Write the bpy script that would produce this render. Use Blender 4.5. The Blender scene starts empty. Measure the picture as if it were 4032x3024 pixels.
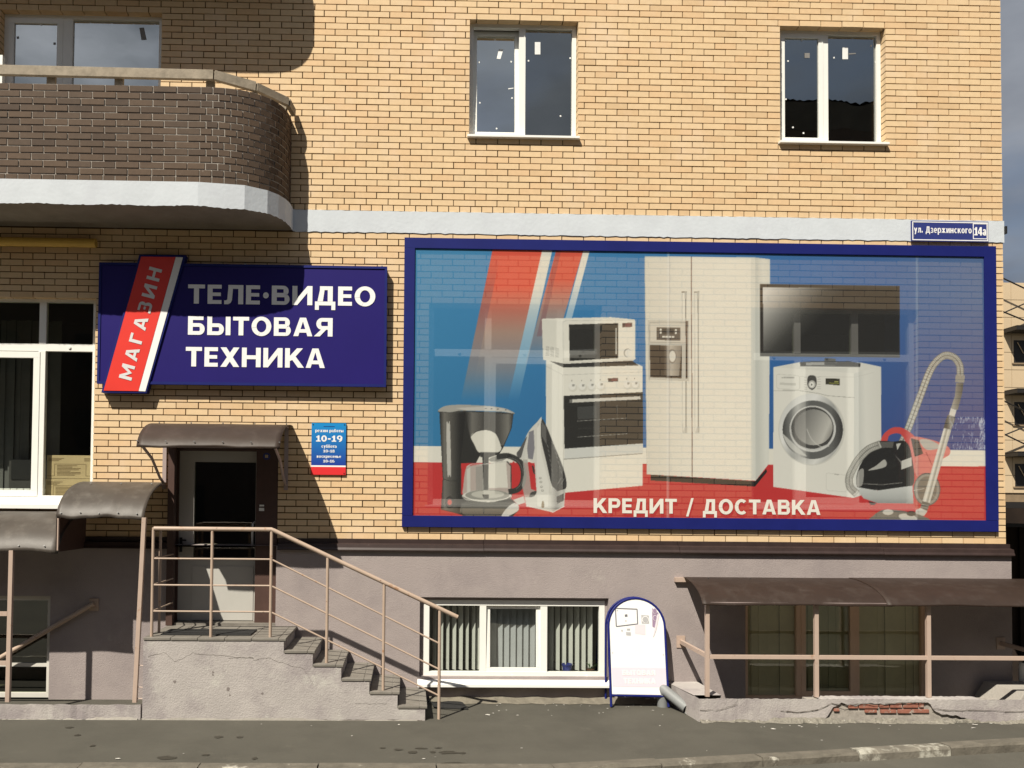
import bpy, bmesh, math, random
import numpy as np
from mathutils import Vector, Matrix
random.seed(7)
SC = bpy.context.scene
COL = SC.collection
rad = math.radians

# ------------------------------------------------------------------ camera
# The facade is the plane y = 0 (its front faces -y), x runs along it, z = 0 is the pavement at the wall.
FPX, PPX, PPY = 3263.0, 1670.18, 1900.36
YAW, PITCH, ROLL = -0.0206693, 0.0269762, 0.0088541
CAMD, CAMH = 9.7574, 2.2758
def _cam_axes():
    cy, sy, cp, sp, cr, sr = (math.cos(YAW), math.sin(YAW), math.cos(PITCH), math.sin(PITCH), math.cos(ROLL), math.sin(ROLL))
    Rz = np.array([[cy, sy, 0], [-sy, cy, 0], [0, 0, 1]])
    Rx = np.array([[1, 0, 0], [0, cp, sp], [0, -sp, cp]])
    M = np.array([[1, 0, 0], [0, 0, -1], [0, 1, 0]]) @ Rx @ Rz
    return np.array([[cr, -sr, 0], [sr, cr, 0], [0, 0, 1]]) @ M
RM = _cam_axes()
def P(px, py, D=0.0):
    """point at D metres in front of the facade seen at that place of the photograph"""
    v = RM.T @ np.array([(px - PPX) / FPX, (py - PPY) / FPX, 1.0])
    v = v / v[1]
    t = CAMD - D
    return Vector((v[0] * t, -D, CAMH + v[2] * t))
cam_d = bpy.data.cameras.new('camera')
cam = bpy.data.objects.new('camera', cam_d); COL.objects.link(cam)
m = Matrix.Identity(4)
for i in range(3):
    m[i][0] = RM[0][i]; m[i][1] = -RM[1][i]; m[i][2] = -RM[2][i]
m[0][3], m[1][3], m[2][3] = 0, -CAMD, CAMH
cam.matrix_world = m
cam_d.sensor_fit = 'HORIZONTAL'; cam_d.sensor_width = 36; cam_d.lens = FPX / 4032 * 36
cam_d.shift_x = (2016 - PPX) / 4032; cam_d.shift_y = (PPY - 1512) / 4032
cam_d.clip_end = 500; cam_d.clip_start = 0.05
SC.camera = cam

# ------------------------------------------------------------------ sky, sun, exposure
SUNV = Vector((0.70, 1.0, -1.50)).normalized()          # direction the light travels
ELEV = math.asin(-SUNV.z)
AZ = math.atan2(-SUNV.x, -SUNV.y)                        # where the sun stands, from +y clockwise
W = bpy.data.worlds.new('World'); SC.world = W; W.use_nodes = True
nt = W.node_tree; nt.nodes.clear()
out = nt.nodes.new('ShaderNodeOutputWorld'); bg = nt.nodes.new('ShaderNodeBackground')
sky = nt.nodes.new('ShaderNodeTexSky'); sky.sky_type = 'NISHITA'; sky.sun_disc = False
sky.sun_elevation = ELEV; sky.sun_rotation = AZ; sky.dust_density = 2.0; sky.air_density = 1.0
tc = nt.nodes.new('ShaderNodeTexCoord')
mp = nt.nodes.new('ShaderNodeMapping'); mp.inputs['Scale'].default_value = (2.2, 2.2, 5.0)
nz = nt.nodes.new('ShaderNodeTexNoise'); nz.inputs['Scale'].default_value = 1.6; nz.inputs['Detail'].default_value = 7; nz.inputs['Roughness'].default_value = 0.55
cr_ = nt.nodes.new('ShaderNodeValToRGB')
cr_.color_ramp.elements[0].position = 0.30; cr_.color_ramp.elements[0].color = (0.25, 0.25, 0.25, 1)
cr_.color_ramp.elements[1].position = 0.55; cr_.color_ramp.elements[1].color = (0.95, 0.95, 0.95, 1)
nz2 = nt.nodes.new('ShaderNodeTexNoise'); nz2.inputs['Scale'].default_value = 2.3; nz2.inputs['Detail'].default_value = 6
cr2 = nt.nodes.new('ShaderNodeValToRGB')
cr2.color_ramp.elements[0].position = 0.35; cr2.color_ramp.elements[0].color = (2.0, 2.2, 2.65, 1)
cr2.color_ramp.elements[1].position = 0.72; cr2.color_ramp.elements[1].color = (4.0, 4.25, 4.7, 1)
mx = nt.nodes.new('ShaderNodeMix'); mx.data_type = 'RGBA'
L = nt.links.new
L(tc.outputs['Generated'], mp.inputs['Vector']); L(mp.outputs[0], nz.inputs['Vector']); L(mp.outputs[0], nz2.inputs['Vector'])
L(nz.outputs['Fac'], cr_.inputs[0]); L(nz2.outputs['Fac'], cr2.inputs[0])
L(cr_.outputs[0], mx.inputs[0]); L(sky.outputs[0], mx.inputs[6]); L(cr2.outputs[0], mx.inputs[7])
L(mx.outputs[2], bg.inputs[0]); bg.inputs[1].default_value = 0.060
L(bg.outputs[0], out.inputs[0])
sun_d = bpy.data.lights.new('sun', 'SUN'); sun_d.energy = 5.0; sun_d.angle = rad(0.5); sun_d.color = (1.0, 0.93, 0.80)
sun = bpy.data.objects.new('sun', sun_d); COL.objects.link(sun)
sun.rotation_euler = SUNV.to_track_quat('-Z', 'Y').to_euler(); sun.location = (-8, -14, 20)
SC.view_settings.view_transform = 'Standard'; SC.view_settings.look = 'None'
SC.view_settings.gamma = 1.0; SC.view_settings.use_curve_mapping = False
SC.view_settings.exposure = 0.5
SC.cycles.use_denoising = True
SC.cycles.max_bounces = 10; SC.cycles.transparent_max_bounces = 16
SC.cycles.caustics_reflective = False; SC.cycles.caustics_refractive = False

# ------------------------------------------------------------------ helpers
class MB:
    """collects faces, links them as one mesh object"""
    def __init__(s): s.v = []; s.f = []
    def poly(s, pts):
        n = len(s.v); s.v += [tuple(p) for p in pts]; s.f.append(tuple(range(n, n + len(pts)))); return s
    def box(s, x0, x1, y0, y1, z0, z1):
        n = len(s.v)
        s.v += [(x0, y0, z0), (x1, y0, z0), (x1, y1, z0), (x0, y1, z0), (x0, y0, z1), (x1, y0, z1), (x1, y1, z1), (x0, y1, z1)]
        s.f += [tuple(n + i for i in q) for q in ((0, 3, 2, 1), (4, 5, 6, 7), (0, 1, 5, 4), (1, 2, 6, 5), (2, 3, 7, 6), (3, 0, 4, 7))]
        return s
    def bar(s, a, b, w, h, up=(0, 0, 1)):
        a, b = Vector(a), Vector(b); d = (b - a).normalized(); u = Vector(up)
        r = d.cross(u)
        if r.length < 1e-4: r = d.cross(Vector((0, 1, 0)))
        r.normalize(); u = r.cross(d).normalized(); n = len(s.v)
        for p in (a, b):
            for i, j in ((-1, -1), (1, -1), (1, 1), (-1, 1)): s.v.append(tuple(p + r * (w / 2 * i) + u * (h / 2 * j)))
        s.f += [tuple(n + i for i in q) for q in ((0, 1, 2, 3), (7, 6, 5, 4), (0, 4, 5, 1), (1, 5, 6, 2), (2, 6, 7, 3), (3, 7, 4, 0))]
        return s
    def tube(s, pts, r, n=10, cap=True, r2=None):
        pts = [Vector(p) for p in pts]; rings = []
        u = None
        for i, p in enumerate(pts):
            d = (pts[min(i + 1, len(pts) - 1)] - pts[max(i - 1, 0)]).normalized()
            if u is None:
                u = d.cross(Vector((0, 0, 1)))
                if u.length < 1e-3: u = d.cross(Vector((0, 1, 0)))
            u = (u - d * u.dot(d)).normalized(); w = d.cross(u)
            rr = r if r2 is None else r + (r2 - r) * i / (len(pts) - 1)
            k = len(s.v); rings.append(k)
            for j in range(n):
                a = 2 * math.pi * j / n; s.v.append(tuple(p + (u * math.cos(a) + w * math.sin(a)) * rr))
        for a, b in zip(rings, rings[1:]):
            for j in range(n): s.f.append((a + j, a + (j + 1) % n, b + (j + 1) % n, b + j))
        if cap:
            for r_, rev in ((rings[0], True), (rings[-1], False)):      # caps keep their own vertices, so tubes shade as tubes
                k = len(s.v); s.v += [s.v[r_ + j] for j in range(n)]; s.f.append(tuple(k + j for j in (reversed(range(n)) if rev else range(n))))
        return s
    def prism(s, pts, y0, y1):
        """outline in (x, z), extruded from y0 (front) to y1"""
        n = len(s.v); k = len(pts)
        s.v += [(p[0], y0, p[1]) for p in pts] + [(p[0], y1, p[1]) for p in pts]
        s.f.append(tuple(n + i for i in range(k))); s.f.append(tuple(n + k + i for i in reversed(range(k))))
        for i in range(k):
            j = (i + 1) % k; s.f.append((n + i, n + k + i, n + k + j, n + j))
        return s
    def mesh(s, name):
        me = bpy.data.meshes.new(name); me.from_pydata(s.v, [], s.f); me.update(); return me
    def build(s, name, mat, parent=None, bevel=0, smooth=False, fix=True):
        me = s.mesh(name)
        if fix:
            bm = bmesh.new(); bm.from_mesh(me); bmesh.ops.recalc_face_normals(bm, faces=bm.faces)
            if bevel: bmesh.ops.bevel(bm, geom=list(bm.edges), offset=bevel, segments=2, affect='EDGES', profile=0.7)
            bm.to_mesh(me); bm.free()
        if smooth:
            for p in me.polygons: p.use_smooth = len(p.vertices) <= 4
        me.materials.append(mat)
        o = bpy.data.objects.new(name, me); COL.objects.link(o)
        if parent: o.parent = parent
        return o
def box(name, mat, parent, x0, x1, y0, y1, z0, z1, bevel=0):
    return MB().box(x0, x1, y0, y1, z0, z1).build(name, mat, parent, bevel)
def empty(name, parent=None, loc=(0, 0, 0)):
    o = bpy.data.objects.new(name, None); COL.objects.link(o); o.location = loc; o.empty_display_size = 0.1
    if parent: o.parent = parent
    return o
def thing(name, label, cat, group=None):
    return tag(empty(name), label, cat, group)
def tag(o, label, cat, group=None, kind=None):
    if label: o['label'] = label
    if cat: o['category'] = cat
    if group: o['group'] = group
    if kind: o['kind'] = kind
    return o
def struct(o): o['kind'] = 'structure'; return o
def lin(c): return tuple(((x / 255) / 12.92 if x <= 10 else ((x / 255 + .055) / 1.055) ** 2.4) for x in c)

# ------------------------------------------------------------------ materials
MAT = {}
def mat(name, col, rough=0.7, var=0.12, scale=4.0, bump=0.0, bscale=60.0, col2=None, patch=None, metal=0.0, spec=0.4, detail=6, rand=None, coat=0):
    m = bpy.data.materials.new(name); m.use_nodes = True; t = m.node_tree; b = t.nodes['Principled BSDF']
    b.inputs['Roughness'].default_value = rough; b.inputs['Metallic'].default_value = metal
    b.inputs['Specular IOR Level'].default_value = spec; b.inputs['Coat Weight'].default_value = coat
    g = t.nodes.new('ShaderNodeNewGeometry')
    n = t.nodes.new('ShaderNodeTexNoise'); n.inputs['Scale'].default_value = scale; n.inputs['Detail'].default_value = detail; n.inputs['Roughness'].default_value = 0.65
    t.links.new(g.outputs['Position'], n.inputs['Vector'])
    r = t.nodes.new('ShaderNodeValToRGB'); e = r.color_ramp.elements
    e[0].position = 0.3; e[1].position = 0.7
    c2 = col2 or tuple(min(1, c * (1 + var)) for c in col); c1 = tuple(c * (1 - var) for c in col) if not col2 else col
    e[0].color = (*c1, 1); e[1].color = (*c2, 1)
    t.links.new(n.outputs['Fac'], r.inputs[0]); last = r.outputs[0]
    if patch:                                   # (colour, noise scale, lo, hi): wear with a shape of its own
        for pc, ps, lo, hi in patch:
            n2 = t.nodes.new('ShaderNodeTexNoise'); n2.inputs['Scale'].default_value = ps; n2.inputs['Detail'].default_value = 8; n2.inputs['Roughness'].default_value = 0.7
            t.links.new(g.outputs['Position'], n2.inputs['Vector'])
            mr = t.nodes.new('ShaderNodeMapRange'); mr.inputs[1].default_value = lo; mr.inputs[2].default_value = hi
            t.links.new(n2.outputs['Fac'], mr.inputs[0])
            x = t.nodes.new('ShaderNodeMix'); x.data_type = 'RGBA'; x.inputs[7].default_value = (*pc, 1)
            t.links.new(mr.outputs[0], x.inputs[0]); t.links.new(last, x.inputs[6]); last = x.outputs[2]
    if rand:                                    # (mode, amount): per-piece tint
        if rand[0] == 'object':
            oi = t.nodes.new('ShaderNodeObjectInfo'); src = oi.outputs['Random']
        else:
            at = t.nodes.new('ShaderNodeAttribute'); at.attribute_name = 'tint'; src = at.outputs['Fac']
        rr = t.nodes.new('ShaderNodeValToRGB'); q = rr.color_ramp
        q.elements[0].position = 0; q.elements[1].position = 1
        for pos, cc in rand[1]:
            el = q.elements.new(pos) if pos not in (0, 1) else q.elements[int(pos)]
            el.color = (*cc, 1)
        t.links.new(src, rr.inputs[0])
        x = t.nodes.new('ShaderNodeMix'); x.data_type = 'RGBA'; x.blend_type = 'MULTIPLY'; x.inputs[0].default_value = 1
        t.links.new(last, x.inputs[6]); t.links.new(rr.outputs[0], x.inputs[7]); last = x.outputs[2]
    t.links.new(last, b.inputs['Base Color'])
    if bump:
        n3 = t.nodes.new('ShaderNodeTexNoise'); n3.inputs['Scale'].default_value = bscale; n3.inputs['Detail'].default_value = 5
        t.links.new(g.outputs['Position'], n3.inputs['Vector'])
        bp = t.nodes.new('ShaderNodeBump'); bp.inputs['Strength'].default_value = 1.0; bp.inputs['Distance'].default_value = bump
        t.links.new(n3.outputs['Fac'], bp.inputs['Height']); t.links.new(bp.outputs[0], b.inputs['Normal'])
    MAT[name] = m; return m
Y_T = [(0, (.90, .87, .83)), (.10, (.96, .95, .93)), (.5, (1, 1, 1)), (.9, (1.04, 1.04, 1.03)), (1, (1.0, .94, .89))]
YB = dict(rough=.75, var=.06, scale=14, bump=.0008, bscale=120, patch=[((.72, .56, .40), 1.1, .52, .80), ((.54, .39, .22), 6, .70, .84)])
mat('brick_yellow', (.665, .490, .295), rand=('object', Y_T), **YB)
mat('brick_yellow_mass', (.665, .490, .295), rand=('attr', Y_T), **YB)
B_T = [(0, (.80, .78, .78)), (.5, (1, 1, 1)), (1, (1.22, 1.18, 1.12))]
BB = dict(rough=.8, var=.12, scale=18, bump=.001, bscale=90, patch=[((.30, .27, .24), 9, .66, .8)])
mat('brick_brown', (.082, .055, .037), rand=('object', B_T), **BB)
mat('brick_brown_mass', (.082, .055, .037), rand=('attr', B_T), **BB)
mat('mortar_brown', (.098, .056, .018), rough=.95, var=.25, scale=9, bump=.002, patch=[((.46, .42, .36), 1.1, .60, .72)])
mat('mortar_grey', (.33, .30, .265), rough=.95, var=.25, scale=20, bump=.003)
mat('stucco', (.328, .284, .276), rough=.95, var=.07, scale=2.0, bump=.0042, bscale=95, patch=[((.262, .226, .225), .9, .48, .68), ((.40, .36, .335), 2.5, .62, .76)])
mat('stucco_stair', (.405, .375, .358), rough=.95, var=.09, scale=2.5, bump=.005, bscale=70, patch=[((.290, .258, .260), 1.4, .46, .62), ((.47, .45, .415), 3.5, .56, .70), ((.22, .195, .18), 7, .68, .78)])
mat('plaster_white', (.555, .595, .64), rough=.85, var=.06, scale=3, bump=.002, bscale=25, patch=[((.52, .55, .60), 2.0, .52, .72), ((.40, .37, .34), 5, .72, .78)])
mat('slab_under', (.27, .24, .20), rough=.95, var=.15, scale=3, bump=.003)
mat('pvc', (.80, .80, .76), rough=.35, var=.02, scale=3, patch=[((.66, .64, .58), 6, .66, .85)])
mat('pvc_tan', (.84, .60, .43), rough=.45, var=.05)
mat('pvc_grey', (.62, .60, .55), rough=.4, var=.04)
mat('pvc_door_shaded', (.47, .46, .43), rough=.4, var=.03)  # white door leaf darkened: the awning's shade is put into its colour
mat('sill_metal', (.82, .82, .80), rough=.4, var=.03)
mat('water_table', (.038, .024, .022), rough=.45, var=.2, scale=6, patch=[((.22, .20, .18), 12, .70, .80)])
mat('navy', (.010, .015, .130), spec=.2, rough=.5, var=.10, scale=3, patch=[((.10, .11, .22), 25, .74, .80)])
mat('navy_sign', (.016, .010, .128), spec=.2, rough=.45, var=.04, scale=2)
mat('red_sign', (.70, .042, .030), rough=.40, var=.04)
mat('white_vinyl', (.82, .82, .82), rough=.45, var=.02)
mat('grey_vinyl', (.66, .66, .66), rough=.45, var=.03)
mat('rail_paint', (.42, .32, .25), rough=.5, var=.06, scale=6, patch=[((.30, .14, .06), 9, .59, .68), ((.14, .06, .03), 24, .64, .70)])
mat('post_paint', (.45, .345, .285), rough=.5, var=.05, scale=5, patch=[((.30, .15, .07), 9, .62, .70)])
mat('brown_metal', (.075, .042, .034), rough=.5, var=.15, scale=5)
mat('bracket_paint', (.36, .29, .28), rough=.5, var=.1)
mat('tile', (.185, .170, .148), rough=.6, var=.16, scale=9, bump=.001)
mat('tile_bed', (.36, .34, .31), rough=.95, var=.15)
mat('concrete', (.36, .335, .30), rough=.95, var=.12, scale=5, bump=.005, bscale=40, patch=[((.30, .27, .24), 2.5, .55, .75)])
mat('kerb_stone', (.125, .112, .09), rough=.95, var=.25, scale=6, bump=.006, bscale=35, patch=[((.45, .43, .37), 2.2, .60, .68)])
mat('kerb_white', (.16, .145, .118), rough=.95, var=.25, scale=6, bump=.006, bscale=35, patch=[((.40, .385, .33), 2.6, .50, .58)])
mat('red_brick', (.29, .115, .08), rough=.9, var=.2, scale=25, bump=.002, patch=[((.42, .38, .33), 14, .55, .66)])
mat('stain', (.20, .175, .165), rough=1, var=.1)
mat('rubber', (.018, .018, .018), rough=.8, var=.2, scale=30)
mat('crack', (.12, .105, .09), rough=1, var=.2)
mat('wood', (.30, .255, .195), rough=.85, var=.25, scale=12, bump=.002, bscale=50, patch=[((.13, .10, .075), 6, .62, .72)])
mat('pipe_grey', (.24, .25, .25), rough=.45, var=.1, scale=8, metal=.2, patch=[((.25, .23, .2), 10, .65, .75)])
mat('pipe_yellow', (.62, .40, .085), rough=.5, var=.08)
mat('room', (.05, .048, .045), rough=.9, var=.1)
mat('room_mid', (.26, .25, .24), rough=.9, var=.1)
mat('curtain_olive', (.80, .72, .46), rough=.9, var=.08, scale=4)
mat('curtain_dark', (.12, .12, .115), rough=.9, var=.1)
mat('cardboard', (.52, .40, .22), rough=.85, var=.06, scale=8)
mat('cardboard_ink', (.20, .14, .07), rough=.85, var=.1)
mat('blind', (.62, .62, .59), rough=.8, var=.05)
mat('pot_blue', (.03, .04, .20), rough=.35, var=.05)
mat('pot_dark', (.12, .055, .03), rough=.6, var=.1)
mat('soil', (.05, .035, .025), rough=1)
mat('leaf', (.055, .10, .035), rough=.6, var=.3, scale=30)
mat('black_plastic', (.02, .02, .02), rough=.4)
mat('steel', (.55, .55, .53), rough=.3, metal=.8)
mat('paint_flake', (.52, .50, .46), rough=.9)
mat('sticker', (.78, .79, .78), rough=.5)
mat('sticker_grey', (.22, .21, .20), rough=.5)
mat('cladding', (.55, .43, .285), rough=.6, var=.04, scale=.6)
mat('far_dark', (.018, .016, .015), rough=.5, var=.2)
mat('far_joint', (.22, .16, .10), rough=.9)
mat('shed_dark', (.022, .014, .010), rough=.8, var=.3, scale=3)
mat('house_wall', (.10, .075, .06), rough=.9, var=.15, scale=1)
mat('house_roof', (.11, .105, .10), rough=.7, var=.2, scale=1)
mat('sign_white', (.80, .80, .80), rough=.22, var=.01, coat=.3)
mat('faint_grey', (.42, .42, .43), rough=.3, var=.08, scale=30)
mat('faint_dark', (.16, .16, .18), rough=.3, var=.1)
mat('faint_mauve', (.30, .22, .32), rough=.3)
mat('faint_pink', (.74, .62, .70), rough=.3, var=.02)
mat('faint_white', (.66, .62, .66), rough=.3, var=.01)
mat('red_print', (.68, .03, .035), rough=.4, var=.03)
mat('blue_plate', (.030, .042, .185), rough=.4, var=.06, scale=6)
def glass(name, refl, tint):
    m = bpy.data.materials.new(name); m.use_nodes = True; t = m.node_tree; t.nodes.clear()
    o = t.nodes.new('ShaderNodeOutputMaterial'); x = t.nodes.new('ShaderNodeMixShader')
    g = t.nodes.new('ShaderNodeBsdfGlossy'); g.inputs['Roughness'].default_value = .0; g.inputs['Color'].default_value = (.97, 1, .95, 1)
    tr = t.nodes.new('ShaderNodeBsdfTransparent'); tr.inputs[0].default_value = (*tint, 1)
    lw = t.nodes.new('ShaderNodeLayerWeight'); lw.inputs['Blend'].default_value = .5
    pw = t.nodes.new('ShaderNodeMath'); pw.operation = 'POWER'; pw.inputs[1].default_value = 4; mr = t.nodes.new('ShaderNodeMapRange'); mr.inputs[1].default_value = 0; mr.inputs[2].default_value = 1; mr.inputs[3].default_value = refl; mr.inputs[4].default_value = .9
    # slow ripple of real panes
    geo = t.nodes.new('ShaderNodeNewGeometry'); nn = t.nodes.new('ShaderNodeTexNoise'); nn.inputs['Scale'].default_value = 2.2; nn.inputs['Detail'].default_value = 1
    bp = t.nodes.new('ShaderNodeBump'); bp.inputs['Distance'].default_value = .004; bp.inputs['Strength'].default_value = .3
    t.links.new(geo.outputs['Position'], nn.inputs['Vector']); t.links.new(nn.outputs['Fac'], bp.inputs['Height']); t.links.new(bp.outputs[0], g.inputs['Normal'])
    t.links.new(lw.outputs['Facing'], pw.inputs[0]); t.links.new(pw.outputs[0], mr.inputs[0]); t.links.new(mr.outputs[0], x.inputs[0])
    t.links.new(tr.outputs[0], x.inputs[1]); t.links.new(g.outputs[0], x.inputs[2]); t.links.new(x.outputs[0], o.inputs[0])
    MAT[name] = m; return m
glass('pane', .07, (.83, .86, .83)); glass('pane_tilted', .22, (.78, .82, .84)); glass('pane_coated', .34, (.42, .45, .46)); glass('pane_dark', .12, (.62, .66, .52)); glass('pane_sky', .62, (.40, .42, .44))
def awning_mat(nm, col, tr, rough, wear):
    m = mat(nm, col, rough=rough, var=.14, scale=3, spec=.4, bump=.004, bscale=5, patch=[(wear, 5, .50, .75), ((.34, .30, .27), 34, .74, .78)])
    t = m.node_tree; b = t.nodes['Principled BSDF']; o = t.nodes['Material Output']
    tl = t.nodes.new('ShaderNodeBsdfTranslucent'); tl.inputs[0].default_value = (.30, .13, .06, 1)
    x = t.nodes.new('ShaderNodeMixShader'); x.inputs[0].default_value = tr
    t.links.new(b.outputs[0], x.inputs[1]); t.links.new(tl.outputs[0], x.inputs[2]); t.links.new(x.outputs[0], o.inputs[0])
awning_mat('awning', (.042, .028, .021), .05, .55, (.070, .052, .043)); awning_mat('awning_right', (.038, .024, .018), .20, .55, (.066, .050, .042)); awning_mat('awning_worn', (.066, .055, .046), .05, .50, (.12, .105, .09))
def asphalt(name, col, fine):
    m = mat(name, col, rough=.9, var=.10, scale=1.2, bump=.004, bscale=260, spec=.25, patch=[((col[0] * .78, col[1] * .78, col[2] * .78), .7, .48, .70), ((col[0] * 1.28, col[1] * 1.27, col[2] * 1.24), 3.0, .60, .78), ((.18, .17, .15), 70, .70, .78), ((.03, .027, .022), 6, .765, .785)])
    return m
asphalt('asphalt_walk', (.086, .081, .067), 1); asphalt('asphalt_road', (.102, .096, .080), 1)
mat('rubble', (.20, .185, .155), rough=1, var=.3, scale=30, bump=.012, bscale=60, patch=[((.42, .40, .36), 25, .58, .66)])
mat('dust', (.17, .152, .12), rough=1, var=.2, scale=15, bump=.004, bscale=80)

# ------------------------------------------------------------------ ground
XL, XR, ZT = -7.2, 7.15, 9.25
KERB = [(-12, 2.585), (1.3, 2.585), (6.2, 1.715), (14, .36)]      # (x, distance from the facade) of the kerb's road edge
def sheet(name, pts, z, m): return struct(MB().poly([(x, y, z) for x, y in pts]).build(name, MAT[m], fix=False))
sheet('road', [(-250, -250), (250, -250), (250, 250), (-250, 250)], -.075, 'asphalt_road')
sheet('pavement', [(KERB[0][0], -KERB[0][1] + .13), (KERB[1][0], -KERB[1][1] + .13), (KERB[2][0], -KERB[2][1] + .13), (KERB[3][0], -KERB[3][1] + .13), (14, 9), (-12, 9)], 0.0, 'asphalt_walk')
kerb = struct(empty('kerb'))
def kerb_stones():
    segs = []
    for (xa, da), (xb, db) in zip(KERB, KERB[1:]):
        a, b = Vector((xa, -da, 0)), Vector((xb, -db, 0)); n = max(1, round((b - a).length / 1.0)); segs += [(a.lerp(b, i / n), a.lerp(b, (i + 1) / n)) for i in range(n)]
    for a, b in segs:
        d = (b - a).normalized(); r = Vector((-d.y, d.x, 0)); g = .006
        top = .008 + random.uniform(-.008, .010); mb = MB(); nn = 7
        prof = [(0, -.12), (0, top - .022), (.02, top), (.145, top), (.145, -.12)]
        for i in range(nn + 1):
            p = a + d * g + (b - a - d * 2 * g) * (i / nn)
            for k, (o, z) in enumerate(prof):
                j = random.uniform(-.010, .008) if k in (1, 2) else 0
                mb.v.append(tuple(p + r * (o + abs(j)) + Vector((0, 0, z + (j if k == 2 else 0)))))
        for i in range(nn):
            for k in range(4):
                q = i * 5 + k; mb.f.append((q, q + 1, q + 6, q + 5))
        mb.f += [(0, 1, 2, 3, 4), tuple(nn * 5 + k for k in (4, 3, 2, 1, 0))]
        mb.build('kerb_stone', MAT['kerb_white' if (2.9 < (a.x + b.x) / 2 < 3.7 or 4.6 < (a.x + b.x) / 2 < 5.6 or (a.x + b.x) / 2 < -4) else 'kerb_stone'], kerb)
kerb_stones()

# ------------------------------------------------------------------ building: walls
bld = thing('apartment_building', 'yellow brick apartment building with mauve stucco plinth and a shop on its ground floor', 'building')
WIN = {'w1': (.700, 2.005, 6.66, 8.11), 'w2': (4.446, 5.735, 6.655, 8.11), 'w3': (-4.86, -2.964, 5.85, 8.11),
       's1': (-6.5, -3.676, 2.27, 4.705), 's2': (.242, 2.302, 2.27, 4.705), 's3': (4.092, 6.12, 2.27, 4.705),
       'door': (-2.742, -1.514, .856, 2.923)}
PWIN = {'b1': (.163, 2.375, .281, 1.202), 'g2': (3.99, 6.19, .0, 1.33), 'g1': (-6.6, -4.107, .0, 1.185), 'door': (-2.742, -1.514, .856, 2.923)}
BAND0, BAND1, PL1 = 5.51, 5.757, 1.862
def holed(x0, x1, z0, z1, holes, yf, yb, grow=0.0):
    hs = [(a - grow, b + grow, c - grow, d + grow) for a, b, c, d in holes]
    xs = sorted({x0, x1, *[min(max(v, x0), x1) for h in hs for v in h[:2]]}); zs = sorted({z0, z1, *[min(max(v, z0), z1) for h in hs for v in h[2:]]})
    mb = MB()
    for xa, xb in zip(xs, xs[1:]):
        for za, zb in zip(zs, zs[1:]):
            cx, cz = (xa + xb) / 2, (za + zb) / 2
            if any(a < cx < b and c < cz < d for a, b, c, d in hs): continue
            mb.poly([(xa, yf, za), (xb, yf, za), (xb, yf, zb), (xa, yf, zb)])
            mb.poly([(xa, yb, za), (xa, yb, zb), (xb, yb, zb), (xb, yb, za)])
    for a, b, c, d in hs:
        c2, d2 = max(c, z0), min(d, z1)
        if c2 >= d2: continue
        a2, b2 = max(a, x0), min(b, x1)
        mb.poly([(a2, yf, c2), (a2, yf, d2), (a2, yb, d2), (a2, yb, c2)]); mb.poly([(b2, yf, c2), (b2, yb, c2), (b2, yb, d2), (b2, yf, d2)])
        if d <= z1: mb.poly([(a2, yf, d2), (b2, yf, d2), (b2, yb, d2), (a2, yb, d2)])
        if c >= z0: mb.poly([(a2, yf, c2), (a2, yb, c2), (b2, yb, c2), (b2, yf, c2)])
    mb.poly([(x1, yf, z0), (x1, yb, z0), (x1, yb, z1), (x1, yf, z1)]); mb.poly([(x0, yf, z0), (x0, yf, z1), (x0, yb, z1), (x0, yb, z0)])
    mb.poly([(x0, yf, z1), (x1, yf, z1), (x1, yb, z1), (x0, yb, z1)]); mb.poly([(x0, yf, z0), (x0, yb, z0), (x1, yb, z0), (x1, yf, z0)])
    return mb
wall = holed(XL, XR - .011, PL1 - .1, ZT, list(WIN.values()), .012, .32, grow=.003).build('brick_wall', MAT['mortar_brown'], bld, fix=False)
plinth = holed(XL, 7.172, -.5, PL1 - .075, list(PWIN.values()), -.06, .315).build('stucco_plinth', MAT['stucco'], bld, fix=False)
# the rest of the house behind the facade: right end wall, roofless core, so the place stays closed from the side
box('side_wall', MAT['brick_yellow_mass'], bld, 6.90, 7.149, .33, 7.0, -.4, ZT)
box('back_wall', MAT['room_mid'], bld, XL, 6.89, 6.75, 7.0, -.4, ZT)
box('floor_slab', MAT['room_mid'], bld, XL, 6.89, .33, 6.74, 5.50, 5.72)
box('upper_slab', MAT['room_mid'], bld, XL, 6.89, .33, 6.74, ZT - .25, ZT)

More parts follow.
